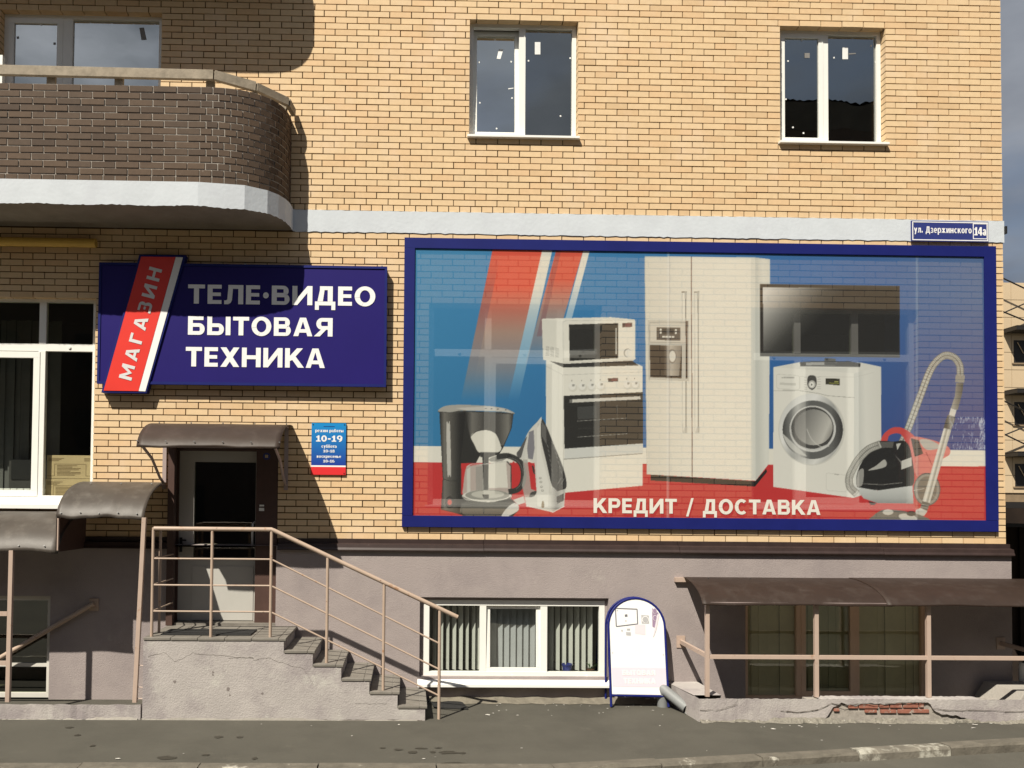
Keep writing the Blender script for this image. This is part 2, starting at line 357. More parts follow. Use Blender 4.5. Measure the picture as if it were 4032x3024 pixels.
# bricks -----------------------------------------------------------
RH, BW, BH = .0753, .2490, .0640
def cut(x0, x1, z0, z1, holes):
    segs = [(x0, x1)]
    for a, b, c, d in holes:
        if min(z1, d) - max(z0, c) < .034: continue
        new = []
        for s, e in segs:
            if e <= a or s >= b: new.append((s, e)); continue
            if s < a: new.append((s, a))
            if e > b: new.append((b, e))
        segs = new
    return [(s, e) for s, e in segs if e - s > .028]
rows = []
z = PL1 + .012; k = 0
while z + .065 < BAND0 - .005: rows.append((z, 'run', k)); z += (BAND0 - PL1 - .017) / 48; k += 1
rows.append((BAND1 + .006, 'head', 0)); z = BAND1 + .006 + RH; k = 1
while z < ZT - .07: rows.append((z, 'run', k)); z += RH; k += 1
full, odd = [], []
holes = list(WIN.values())
for z, kind, k in rows:
    x = XR; first = True
    while x > XL:
        if kind == 'head': w = .1202
        else: w = .1202 if (first and k % 2) else BW
        first = False
        jl = random.uniform(-.002, .002)
        a, b = max(XL, x - w), x
        z0, z1 = z + random.uniform(-.0015, .0015), z + BH + random.uniform(-.0015, .0015)
        parts = cut(a, b, z0, z1, holes)
        for s, e in parts:
            for ha, hb, hc, hd in holes:            # no sliver gaps beside the openings
                if min(z1, hd) - max(z0, hc) > .034:
                    if 0 < ha - e < .045: e = ha
                    if 0 < s - hb < .045: s = hb
            if abs((e - s) - BW) < 1e-6 and len(parts) == 1: full.append((s, e, z0, z1))
            else: odd.append((s, e, z0, z1))
        x -= w + .0110 + (jl if w > .2 else 0)
hid = [(-.10, 7.12, 1.95, 5.5), (-3.62, -.2, 3.5, 5.2), (-6, -1.1, 5.4, 7.1), (-3.1, -1.2, 2.85, 3.25), (-3.9, -2.75, 1.8, 2.55), (-5.3, -3.7, 1.8, 5.5), (-1.13, -.70, 2.6, 3.25)]
def vis(b):
    cx, cz = (b[0] + b[1]) / 2, (b[2] + b[3]) / 2
    return cx > -4.6 and cz < 8.15 and not any(a < cx < c and d < cz < e for a, c, d, e in hid)
order = sorted(full, key=lambda b: (0 if vis(b) else 1, (b[0] + .125) ** 2 + (b[2] - 2.2) ** 2))
solo, rest = order[:300], order[300:] + odd
bm_ = MB().box(-BW / 2, BW / 2, 0, .115, -BH / 2, BH / 2); bme = bm_.mesh('brick')
bm = bmesh.new(); bm.from_mesh(bme); bmesh.ops.recalc_face_normals(bm, faces=bm.faces); bm.to_mesh(bme); bm.free(); bme.materials.append(MAT['brick_yellow'])
for s, e, z0, z1 in solo:
    o = bpy.data.objects.new('brick', bme); COL.objects.link(o); o.parent = wall
    o.location = ((s + e) / 2, random.uniform(-.0022, .0015), (z0 + z1) / 2); o.rotation_euler = (random.uniform(-.012, .012), 0, random.uniform(-.006, .006))
def mass(name, items, mat_, parent):
    """many small blocks as one mesh with a tint per block; items: 8 corner lists"""
    v = np.array([c for it in items for c in it], dtype=np.float32); n = len(items)
    q = np.array([(0, 3, 2, 1), (4, 5, 6, 7), (0, 1, 5, 4), (1, 2, 6, 5), (2, 3, 7, 6), (3, 0, 4, 7)])
    f = (q[None] + (np.arange(n) * 8)[:, None, None]).reshape(-1, 4)
    me = bpy.data.meshes.new(name); me.from_pydata(v.tolist(), [], f.tolist()); me.update()
    at = me.attributes.new('tint', 'FLOAT', 'FACE'); rnd = np.random.RandomState(3).rand(n).astype(np.float32)
    at.data.foreach_set('value', np.repeat(rnd, 6)); me.materials.append(mat_)
    o = bpy.data.objects.new(name, me); COL.objects.link(o); o.parent = parent; o['kind'] = 'stuff'; return o
def corners(x0, x1, y0, y1, z0, z1): return [(x0, y0, z0), (x1, y0, z0), (x1, y1, z0), (x0, y1, z0), (x0, y0, z1), (x1, y0, z1), (x1, y1, z1), (x0, y1, z1)]
items = []
for s, e, z0, z1 in rest:
    j = random.uniform(-.0022, .0015); items.append(corners(s, e, j, j + .115, z0, z1))
mass('brickwork', items, MAT['brick_yellow_mass'], wall)

# white band, brown water table -------------------------------------
def wavy_band(name, x0, x1, z0, z1, yf, m, parent, amp=.006, n=180):
    mb = MB(); top, bot = [], []
    for i in range(n + 1):
        x = x0 + (x1 - x0) * i / n
        top.append((x, z1 + random.uniform(-amp, amp) * .6)); bot.append((x, z0 + random.uniform(-amp, amp)))
    for i in range(n):
        a, b, c, d = bot[i], bot[i + 1], top[i + 1], top[i]
        mb.poly([(a[0], yf, a[1]), (b[0], yf, b[1]), (c[0], yf, c[1]), (d[0], yf, d[1])])
        mb.poly([(d[0], yf, d[1]), (c[0], yf, c[1]), (c[0], .02, c[1]), (d[0], .02, d[1])])
        mb.poly([(a[0], yf, a[1]), (a[0], .02, a[1]), (b[0], .02, b[1]), (b[0], yf, b[1])])
    mb.poly([(x1, yf, z0), (x1, .02, z0), (x1, .02, z1), (x1, yf, z1)])
    return mb.build(name, MAT[m], parent, fix=False)
wavy_band('string_course', -1.38, 7.162, BAND0 - .012, BAND1, -.010, 'plaster_white', bld)
def moulding(x0, x1, dz=0):
    mb = MB(); prof = [(.011, PL1 + .012), (-.022, PL1 + .010), (-.023, PL1 - .038), (-.085, PL1 - .050), (-.092, PL1 - .088), (-.105, PL1 - .112), (-.105, PL1 - .122), (-.055, PL1 - .118)]
    mb.v = [(x0, y, z + dz) for y, z in prof] + [(x1, y, z + dz) for y, z in prof]; n = len(prof)
    for i in range(n - 1): mb.f.append((i, i + 1, n + i + 1, n + i))
    mb.f += [tuple(range(n)), tuple(n + i for i in reversed(range(n)))]
    return mb.build('water_table', MAT['water_table'], bld)
for a, b, dz in ((XL, -4.6, 0), (-4.595, -2.76, .002), (-1.497, .9, 0), (.905, 3.2, .002), (3.205, 5.62, 0), (5.625, 7.185, -.004)): moulding(a, b, dz)

# ------------------------------------------------------------------ windows
def frame_mesh(x0, x1, z0, z1, bars, y0, y1, w):
    mb = MB(); mb.box(x0, x1, y0, y1, z0, z0 + w); mb.box(x0, x1, y0, y1, z1 - w, z1)
    mb.box(x0, x0 + w, y0, y1, z0 + w, z1 - w); mb.box(x1 - w, x1, y0, y1, z0 + w, z1 - w)
    for i, (a, b, c, d) in enumerate(bars): mb.box(a, b, y0 + .002 * (i + 1), y1, c, d)
    return mb
def pane(part, x0, x1, z0, z1, y, m='pane'):
    return MB().poly([(x0, y, z0), (x1, y, z0), (x1, y, z1), (x0, y, z1)]).build('pane', MAT[m], part, fix=False)
def sash(part, x0, x1, z0, z1, y0, m, gm, w=.055, tilt=0):
    s = frame_mesh(x0, x1, z0, z1, [], y0, y0 + .045, w)
    g = MB().poly([(x0 + w, y0 + .02, z0 + w), (x1 - w, y0 + .02, z0 + w), (x1 - w, y0 + .02, z1 - w), (x0 + w, y0 + .02, z1 - w)])
    for mb in (s, g):
        if tilt:
            ca, sa = math.cos(tilt), math.sin(tilt)
            mb.v = [(x, y0 + .045 + (y - y0 - .045) * ca + (z - z0) * sa, z0 + (z - z0) * ca - (y - y0 - .045) * sa) for x, y, z in mb.v]
    s.build('sash', MAT[m], part, bevel=.004); return g.build('pane', MAT[gm], part, fix=False)
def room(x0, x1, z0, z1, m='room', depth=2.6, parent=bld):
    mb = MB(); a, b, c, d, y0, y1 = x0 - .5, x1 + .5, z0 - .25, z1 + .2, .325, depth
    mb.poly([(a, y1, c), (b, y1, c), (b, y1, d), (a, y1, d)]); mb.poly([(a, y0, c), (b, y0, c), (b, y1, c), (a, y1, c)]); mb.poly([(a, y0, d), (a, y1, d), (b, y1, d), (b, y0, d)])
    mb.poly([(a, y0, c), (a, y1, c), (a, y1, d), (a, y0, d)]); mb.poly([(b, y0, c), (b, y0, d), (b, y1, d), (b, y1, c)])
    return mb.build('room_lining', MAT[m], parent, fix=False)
def dots(part, pts, y, m, s=.018, tilt=.4):
    for x, z in pts:
        a = random.uniform(-tilt, tilt); c, t = math.cos(a) * s / 2, math.sin(a) * s / 2; y_ = y(z) if callable(y) else y
        MB().prism([(x - c + t, z - c - t), (x + c + t, z - c + t), (x + c - t, z + c + t), (x - c - t, z + c - t)], y_, y_ + .002).build('tape', MAT[m], part)
YF = .098                                    # frames sit this far behind the brick face
def px(x, y, c): # crop of the photo -> world (x, z) on the window plane
    ox, oy, s = c; p = P(ox + x * s, oy + y * s, -YF); return p.x, p.z
R1, R2, R3 = (0, 0, .6076), (1344, 0, .6076), (2688, 0, .6076)
# upper window with a tilted sash
def upper(key, mull, m_pane, tilt, marks, labels, cap):
    x0, x1, z0, z1 = WIN[key]; p = empty('window', bld)
    frame_mesh(x0 + .004, x1 - .004, z0 + .022, z1 - .004, [(mull[0], mull[1], z0 + .06, z1 - .058)], YF, YF + .06, .052).build('frame', MAT['pvc'], p, bevel=.003)
    sash(p, x0 + .045, mull[0] + .012, z0 + .065, z1 - .050, YF - .004 if not tilt else YF + .012, 'pvc', m_pane[0], .058, tilt)
    pane(p, mull[1] - .004, x1 - .05, z0 + .07, z1 - .054, YF + .03, m_pane[1])
    box('sill', MAT['sill_metal'], p, x0 - .022, x1 + .012, -.055, YF, z0 - .006, z0 + .020, bevel=.003)
    for cx in cap: MB().tube([(cx, YF - .004, z0 + .048), (cx, YF + .002, z0 + .048)], .016, 10).build('drain_cap', MAT['pvc'], p)
    for crop, pts, yy in marks: dots(p, [px(x, y, crop) for x, y in pts], yy, 'sticker')
    for crop, quad, yy, mm in labels:
        q_ = [px(x, y, crop) for x, y in quad]; f_ = yy if callable(yy) else (lambda z_, v_=yy: v_)
        MB().poly([(x, f_(z_), z_) for x, z_ in q_]).build('label_tape', MAT[mm], p, fix=False)
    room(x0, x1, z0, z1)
    return p
TY = lambda z_: YF + .012 + .017 + (z_ - 6.725) * math.tan(rad(3.2))
upper('w1', (1.307, 1.385), ('pane_sky', 'pane_coated'), rad(3.2),
      [(R2, [(896, 380), (1106, 376), (900, 652), (1110, 620), (1008, 824)], TY), (R2, [(1215, 386), (1486, 369), (1423, 745)], YF + .026)],
      [(R2, [(1256, 345), (1292, 345), (1292, 265), (1256, 265)], YF + .026, 'sticker'), (R2, [(1012, 356), (1036, 358), (1056, 292), (1026, 290)], TY, 'sticker'), (R2, [(1086, 562), (1120, 556), (1120, 551), (1086, 555)], TY, 'sticker')], (.83, 1.80))
upper('w2', (5.010, 5.085), ('pane_coated', 'pane_coated'), 0,
      [(R3, [(671, 258), (774, 257), (881, 258), (686, 392), (884, 394), (672, 639), (884, 662), (718, 822), (786, 859)], YF + .012), (R3, [(988, 366), (1258, 395), (1229, 289)], YF + .026)],
      [(R3, [(1042, 376), (1079, 376), (1079, 299), (1042, 299)], YF + .026, 'sticker'), (R3, [(793, 372), (826, 372), (826, 340), (793, 340)], YF + .012, 'sticker_grey'), (R3, [(1083, 346), (1130, 342), (1130, 335), (1083, 338)], YF + .026, 'sticker_grey')], (4.57, 5.52))
def balcony_window():
    x0, x1, z0, z1 = WIN['w3']; p = empty('window', bld); p['label'] = 'wide balcony window with taped panes'
    ma, mb_ = px(400, 300, R1)[0], px(470, 300, R1)[0]
    frame_mesh(x0, x1, z0, z1, [(ma, mb_, z0 + .06, z1 - .058), (mb_ + .002, x1 - .06, 6.62, 6.70)], YF, YF + .06, .06).build('frame', MAT['pvc'], p, bevel=.003)
    sash(p, x0 + .05, ma + .012, z0 + .05, z1 - .05, YF - .004, 'pvc', 'pane_sky', .07)
    pane(p, mb_, x1 - .055, 6.70, z1 - .058, YF + .03, 'pane_sky'); pane(p, mb_, x1 - .055, z0 + .06, 6.62, YF + .03, 'pane_sky')
    dots(p, [px(x, y, R1) for x, y in ((117, 122), (245, 126), (358, 131), (112, 239), (350, 278))], YF + .012, 'sticker_grey', .026)
    dots(p, [px(x, y, R1) for x, y in ((497, 106), (756, 118), (1021, 122))], YF + .026, 'sticker_grey', .026)
    a = px(263, 152, R1); MB().tube([(a[0], YF + .012, a[1]), (a[0], YF + .015, a[1])], .017, 14).build('tape', MAT['sticker'], p)
    MB().prism([px(x, y, R1) for x, y in ((912, 250), (945, 248), (928, 170), (898, 172))], YF + .026, YF + .028).build('label_tape', MAT['sticker_grey'], p)
    room(x0, x1, z0, z1)
balcony_window()
def shop_window(key, mulls, sashes, zt=(4.059, 4.145), label=None):
    x0, x1, z0, z1 = WIN[key]; p = empty('shop_window', bld)
    if label: p['label'] = label
    bars = [(a, b, z0 + .06, zt[0]) for a, b in mulls] + [(a, b, zt[1], z1 - .06) for a, b in mulls] + [(x0 + .05, x1 - .05, *zt)]
    frame_mesh(x0 + .003, x1 - .003, z0 + .02, z1 - .003, bars, YF, YF + .07, .06).build('frame', MAT['pvc'], p)
    xs = [x0 + .055] + [v for m_ in mulls for v in m_] + [x1 - .055]
    for i in range(0, len(xs), 2):
        pane(p, xs[i], xs[i + 1], zt[1], z1 - .06, YF + .035, 'pane_dark')
        if i // 2 in sashes: sash(p, xs[i] - .02, xs[i + 1] + .02, z0 + .065, zt[0] - .01, YF - .006, 'pvc', 'pane', .075)
        else: pane(p, xs[i], xs[i + 1], z0 + .075, zt[0], YF + .035, 'pane')
        cx = (xs[i] + xs[i + 1]) / 2; MB().tube([(cx, YF - .006, zt[0] + .045), (cx, YF + .004, zt[0] + .045)], .017, 10).build('drain_cap', MAT['pvc'], p)
    so = -.075 if key == 's1' else -.006; mb = MB(); pr = [(so, z0 - .075 if key == 's1' else z0 - .012), (so, z0 - .028 if key == 's1' else z0 + .006), (YF, z0 + .018), (YF, z0 - .02)]
    mb.v = [(x0 - .03, y, z) for y, z in pr] + [(x1 + .03, y, z) for y, z in pr]
    mb.f = [(0, 1, 2, 3), (7, 6, 5, 4), (0, 4, 5, 1), (1, 5, 6, 2), (2, 6, 7, 3), (3, 7, 4, 0)]
    mb.build('sill', MAT['sill_metal'], p)
    box('inner_sill', MAT['pvc'], p, x0, x1, .145, .62, z0 - .01, z0 + .022)
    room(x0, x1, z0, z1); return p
shop_window('s1', [(-4.374, -4.294)], {0})
shop_window('s2', [(.915, .995), (1.78, 1.86)], {1}); shop_window('s3', [(4.66, 4.735), (5.36, 5.44)], {1})
def basement_window():
    x0, x1, z0, z1 = PWIN['b1']; p = empty('basement_window', bld)
    C4 = (1600, 2274, 1 / 2.011)
    X = lambda v: P(1600 + v / 2.011, 2274 + 500 / 2.011, 0).x
    Z = lambda v: P(1600 + 800 / 2.011, 2274 + v / 2.011, 0).z
    y0 = .0
    a, b, c, d = X(580), X(632), X(1062), X(1116)
    zb, zt_ = Z(790), Z(180)
    frame_mesh(X(137), X(1570), zb, zt_, [(a, b, zb + .055, zt_ - .055), (c, d, zb + .055, zt_ - .055)], y0, y0 + .06, .065).build('frame', MAT['pvc'], p, bevel=.003)
    box('reveal_filler', MAT['stucco'], p, x0 + .001, X(137) - .001, y0 + .005, y0 + .07, z0 + .001, z1 - .001); box('reveal_filler', MAT['stucco'], p, X(1570) + .001, x1 - .001, y0 + .005, y0 + .07, z0 + .001, z1 - .001); box('reveal_filler', MAT['stucco'], p, X(137), X(1570), y0 + .006, y0 + .07, zt_ + .001, z1 - .001)
    sash(p, b - .012, c + .012, zb + .05, zt_ - .045, y0 + .004, 'pvc', 'pane_tilted', .06, rad(2.2))
    pane(p, X(160), a, Z(745), Z(215), y0 + .03); pane(p, d, X(1527), Z(745), Z(218), y0 + .03)
    mb = MB(); pr = [(-.155, zb - .085), (-.155, zb - .055), (y0, zb + .01), (y0, zb - .03)]
    mb.v = [(x0 - .02, y, z) for y, z in pr] + [(x1 + .008, y, z) for y, z in pr]; mb.f = [(0, 1, 2, 3), (7, 6, 5, 4), (0, 4, 5, 1), (1, 5, 6, 2), (2, 6, 7, 3), (3, 7, 4, 0)]
    mb.build('sill', MAT['sill_metal'], p)
    box('inner_sill', MAT['pvc'], p, x0, x1, .07, .34, zb - .02, zb + .015)
    for cx in (X(842), X(1430)): MB().tube([(cx, y0 - .006, Z(776)), (cx, y0 + .004, Z(776))], .014, 10).build('drain_cap', MAT['pvc'], p)
    room(x0, x1, z0, z1, depth=2.2)
    bl = thing('vertical_blinds', 'pale vertical blinds with gaps hanging behind the basement window', 'blinds')
    box('headrail', MAT['blind'], bl, x0 + .06, x1 - .06, .165, .20, zt_ - .075, zt_ - .045)
    x = X(175); i = 0; zlo, zhi = zb + .052, zt_ - .075
    while x < X(1520):
        ang = rad(60 if x < a - .02 else (30 if x < c else 56)) + random.uniform(-.10, .10); w = .088
        dx, dy = math.cos(ang) * w / 2, math.sin(ang) * w / 2
        s = MB(); s.poly([(x - dx, .185 + dy, zlo), (x + dx, .185 - dy, zlo), (x + dx, .185 - dy, zhi), (x - dx, .185 + dy, zhi)]); s.poly([(x - dx, .188 + dy, zlo), (x - dx, .188 + dy, zhi), (x + dx, .188 - dy, zhi), (x + dx, .188 - dy, zlo)])
        s.build('slat', MAT['blind'], bl, fix=False); x += .0775
    # plant pots on the inner sill
    def pot(name, cx, zz, r, h, m, label):
        t = thing(name, label, 'flower pot'); seg = 20; mb = MB(); prof = [(r * .72, 0), (r * .92, h * .84), (r, h * .84), (r, h), (r * .88, h), (r * .84, h * .80), (0.001, h * .80)]
        for pr_, pz in prof:
            for j in range(seg): q = 2 * math.pi * j / seg; mb.v.append((cx + pr_ * math.cos(q), .115 + pr_ * math.sin(q), zz + pz))
        for k in range(len(prof) - 1):
            for j in range(seg): mb.f.append((k * seg + j, k * seg + (j + 1) % seg, (k + 1) * seg + (j + 1) % seg, (k + 1) * seg + j))
        mb.build('pot', MAT[m], t); return t
    zs = zb + .016
    pot('flower_pot', X(1288), zs, .062, .125, 'pot_blue', 'empty blue plastic flower pot behind the basement window')
    t = pot('flower_pot', X(1475), zs, .045, .065, 'pot_dark', 'small brown flower pot holding a spiky green plant')
    mb = MB()
    for j in range(22):
        q = random.uniform(0, 6.28); rr = random.uniform(.05, .10); h = random.uniform(.03, .085); c0 = Vector((X(1475), .115, zs + .055)); tip = c0 + Vector((math.cos(q) * rr, math.sin(q) * rr * .4, h)); sd = Vector((-math.sin(q), math.cos(q), 0)) * .006; mid = c0.lerp(tip, .5) + Vector((0, 0, .015))
        mb.poly([c0, mid - sd, tip, mid + sd])
    mb.build('leaves', MAT['leaf'], t, fix=False)
basement_window()
def glazed(key, lines, m, label, gm='pane_dark', y0=.01):
    x0, x1, z0, z1 = PWIN[key]; p = empty('glazed_entrance', bld); p['label'] = label
    frame_mesh(x0 + .004, x1 - .004, z0 + .004, z1 - .004, [(a, b, z0 + .06, z1 - .06) for a, b in lines], y0, y0 + .06, .055).build('frame', MAT[m], p, bevel=.003)
    xs = [x0 + .05] + [v for l in lines for v in l] + [x1 - .05]
    for i in range(0, len(xs), 2): pane(p, xs[i], xs[i + 1], z0 + .055, z1 - .05, y0 + .03, gm)
    return p
g = glazed('g2', [(4.63 - .0, 4.70), (5.31, 5.385)], 'pvc_tan', 'tan framed glazed entrance with a central door under the awning', 'pane')
sash(g, 4.685, 5.325, .06, 1.285, .004, 'pvc_tan', 'pane', .055)
room(*PWIN['g2'], m='room', depth=2.4)
for i in range(26):
    x = 4.0 + i * .085; MB().bar((x, .105 + .012 * math.sin(i * 1.7), .03), (x, .105 + .012 * math.sin(i * 1.7), 1.30), .088, .004, up=(0, 1, 0)).build('curtain_fold', MAT['curtain_olive'], g)
g = glazed('g1', [(-4.95, -4.87)], 'pvc_grey', 'white framed basement glazing at the far left')
box('glazing_bar', MAT['pvc_grey'], g, -6.5, -4.16, .012, .066, .36, .40); room(*PWIN['g1'], depth=2.4)

# entrance door ------------------------------------------------------
def entrance():
    D1 = (520, 1640, 1 / 1.8433); X = lambda v, D=0: P(520 + v / 1.8433, 2100, D).x; Z = lambda v, D=0: P(850, 1640 + v / 1.8433, D).z
    d = empty('entrance_door', bld); x0, x1, z0, z1 = WIN['door']
    yl = .14
    lx0, lx1, lz0, lz1 = X(335, -yl), X(905, -yl), z0 + .03, z1 - .02
    gx0, gx1, gz0, gz1 = X(446, -yl), X(893, -yl) - .0, Z(1022, -yl), Z(330, -yl)
    mb = MB(); mb.box(lx0, gx0, yl, yl + .06, lz0, lz1); mb.box(gx1, lx1 + .06, yl, yl + .06, lz0, lz1); mb.box(gx0, gx1, yl, yl + .06, gz1, lz1); mb.box(gx0, gx1, yl, yl + .06, lz0, gz0)
    mb.build('door_leaf', MAT['pvc_door_shaded'], d)
    pz1, pz0 = Z(1085, -yl), Z(1478, -yl)
    box('door_panel', MAT['pvc_door_shaded'], d, gx0 - .01, gx1 - .012, yl - .008, yl + .001, pz0, pz1, bevel=.004)
    pane(d, gx0, gx1, gz0, gz1, yl + .03, 'pane_dark')
    mb = MB(); mb.box(x0 + .004, lx0 + .006, .118, .21, z0 + .004, z1 - .004); mb.box(x0 - .028, x0 + .045, -.10, -.004, z0 + .004, z1 + .03); mb.box(lx0, x1, .02, .21, z1 - .03, z1 - .004); mb.build('door_frame', MAT['brown_metal'], d)
    sx = X(897, -.02)
    box('side_panel', MAT['brown_metal'], d, sx, x1 - .004, .006, .135, z0 + .006, z1 - .008, bevel=.004)
    box('threshold', MAT['tile'], d, x0 + .05, x1 - .004, -.05, .20, z0 - .03, z0 + .028)
    hx = X(885, -.1); MB().tube([(hx, .145, Z(765, -.1)), (hx - .012, .09, Z(775, -.1)), (hx - .016, .085, Z(850, -.1)), (hx - .014, .09, Z(935, -.1)), (hx, .145, Z(945, -.1))], .014, 10).build('pull_handle', MAT['pvc'], d, smooth=True)
    MB().bar((X(355, -.13), .134, Z(985, -.13)), (X(355, -.13), .134, Z(880, -.13)), .03, .012, up=(0, 1, 0)).bar((X(355, -.1), .10, Z(898, -.1)), (X(395, -.1), .09, Z(900, -.1)), .018, .018).build('lever_handle', MAT['black_plastic'], d)
    cx, cz = X(968), Z(285)
    MB().tube([(cx, .006, cz), (cx, .003, cz)], .042, 24).build('sticker', MAT['blue_plate'], d)
    for q in range(4):
        MB().tube([(cx + .012 * math.cos(q * 1.571 + .785), .003, cz + .012 * math.sin(q * 1.571 + .785)), (cx + .012 * math.cos(q * 1.571 + .785), .001 - q * .0002, cz + .012 * math.sin(q * 1.571 + .785))], .010, 12).build('sticker_mark', MAT['cardboard'], d)
    box('switch', MAT['pvc'], d, X(920), X(956), -.008, .006, Z(683), Z(660)); box('switch', MAT['pvc'], d, X(922), X(955), -.006, .006, Z(650), Z(637))
    room(x0, x1, z0, z1, depth=2.6)
entrance()

# ------------------------------------------------------------------ balconies
BD = .80
def edge_path(inset, n=26, faceted=False):
    """balcony outline from far left to the wall, as (x, D)"""
    cx, rx, ry, e = -2.30, .925 - inset, BD - inset, 2.5
    pts = [(-7.2, ry), (cx, ry)]
    ts = [i / n for i in range(1, n + 1)]
    if faceted: ts = [.30, .52, .66, .78, .89, 1.0]
    for t in ts:
        a = math.pi / 2 * (1 - t); pts.append((cx + rx * abs(math.cos(a)) ** (2 / e), ry * abs(math.sin(a)) ** (2 / e)))
    return pts
def ribbon(path, z0, z1, t):
    mb = MB(); P2 = [Vector((x, -d, 0)) for x, d in path]; inn = []
    for i, p in enumerate(P2):
        d = (P2[min(i + 1, len(P2) - 1)] - P2[max(i - 1, 0)]).normalized(); inn.append(p + Vector((-d.y, d.x, 0)) * t)
    for i in range(len(P2) - 1):
        a, b, c, e = P2[i], P2[i + 1], inn[i + 1], inn[i]
        mb.poly([(a.x, a.y, z0), (b.x, b.y, z0), (b.x, b.y, z1), (a.x, a.y, z1)]); mb.poly([(e.x, e.y, z0), (e.x, e.y, z1), (c.x, c.y, z1), (c.x, c.y, z0)])
        mb.poly([(a.x, a.y, z1), (b.x, b.y, z1), (c.x, c.y, z1), (e.x, e.y, z1)]); mb.poly([(a.x, a.y, z0), (e.x, e.y, z0), (c.x, c.y, z0), (b.x, b.y, z0)])
    return mb
def slab(z0, z1, part, faceted=True, amp=.007):
    path = edge_path(0, faceted=faceted); fine = []
    for (xa, da), (xb, db) in zip(path, path[1:]):
        n = max(1, int(math.hypot(xb - xa, db - da) / .028)); fine += [(xa + (xb - xa) * i / n, da + (db - da) * i / n) for i in range(n)]
    fine.append(path[-1]); mb = MB(); low = [z0 + random.uniform(-amp, amp * .6) - .004 * math.sin(i_ * .21) * (amp > .003) for i_, _ in enumerate(fine)]
    for i in range(len(fine) - 1):
        (xa, da), (xb, db) = fine[i], fine[i + 1]
        mb.poly([(xa, -da, low[i]), (xb, -db, low[i + 1]), (xb, -db, z1), (xa, -da, z1)])
    mb.build('slab_face', MAT['plaster_white'], part, fix=False)
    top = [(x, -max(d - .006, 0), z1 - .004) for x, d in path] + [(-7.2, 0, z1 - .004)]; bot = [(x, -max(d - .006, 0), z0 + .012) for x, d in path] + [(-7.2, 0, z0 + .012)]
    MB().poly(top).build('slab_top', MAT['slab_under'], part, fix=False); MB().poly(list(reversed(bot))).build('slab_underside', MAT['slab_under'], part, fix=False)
def parapet(z0, nrows, part, solo_max):
    path = edge_path(.035, 60); P2 = [Vector((x, -d, 0)) for x, d in path]
    ribbon(edge_path(.0425, 40), z0, z0 + nrows * .0765 - .004, .10).build('parapet_core', MAT['mortar_grey'], part, fix=False)
    cum = [0]
    for a, b in zip(P2, P2[1:]): cum.append(cum[-1] + (b - a).length)
    total, straight = cum[-1], cum[1]
    def at(s):
        s = min(max(s, 0), total); k = 0
        while k < len(cum) - 2 and cum[k + 1] < s: k += 1
        t = (s - cum[k]) / (cum[k + 1] - cum[k]); return P2[k].lerp(P2[k + 1], t)
    done, left = 0, []
    meshes = {}
    for w in (.247, .184, .118):
        me = MB().box(-w / 2, w / 2, 0, .085, -.031, .031).mesh('brick'); me.materials.append(MAT['brick_brown'])
        bm = bmesh.new(); bm.from_mesh(me); bmesh.ops.recalc_face_normals(bm, faces=bm.faces); bm.to_mesh(me); bm.free(); meshes[w] = me
    for r in range(nrows):
        z = z0 + r * .0765 + .037; s = straight - (0 if r % 2 else .13) - random.uniform(0, .008); seq = []
        x = s
        while x > 0:
            w = .118 if r == 0 else .247; seq.append((x - w / 2, w)); x -= w + .013
        x = s + .010
        if r and r % 2 == 0: seq.append((x + .092, .184)); x += .184 + .0135
        while x < total - .03: seq.append((x + .06, .118)); x += .118 + .0135
        for m_, w in seq:
            a, b = at(m_ - w / 2), at(m_ + w / 2); c = (a + b) / 2; ang = math.atan2(b.y - a.y, b.x - a.x); j = random.uniform(-.003, .003)
            if part and c.x > -5.15 and done < solo_max:
                o = bpy.data.objects.new('brick', meshes[w]); COL.objects.link(o); o.parent = part; done += 1
                o.location = (c.x - math.sin(ang) * j, c.y + math.cos(ang) * j, z + random.uniform(-.0015, .0015)); o.rotation_euler = (random.uniform(-.01, .01), random.uniform(-.003, .003), ang)
            else:
                d = Vector((math.cos(ang), math.sin(ang), 0)); n = Vector((-d.y, d.x, 0)); h = .031
                q = [c - d * w / 2, c + d * w / 2, c + d * w / 2 + n * .085, c - d * w / 2 + n * .085]
                left.append([(v.x, v.y, z - h) for v in q] + [(v.x, v.y, z + h) for v in q])
    if left: mass('brickwork', left, MAT['brick_brown_mass'], part)
    return P2
bal = empty('balcony', bld); bal['label'] = 'brown brick balcony with rounded end and weathered wooden handrail'
slab(BAND0 - .012, BAND1 + .004, bal); parapet(BAND1 + .004, 14, bal, 300)
bal2 = empty('balcony', bld); bal2['label'] = 'balcony of the floor above'
slab(8.585, 8.83, bal2, False, .001); ribbon(edge_path(.035), 8.83, 9.9, .12).build('parapet_core', MAT['brick_brown_mass'], bal2, fix=False)
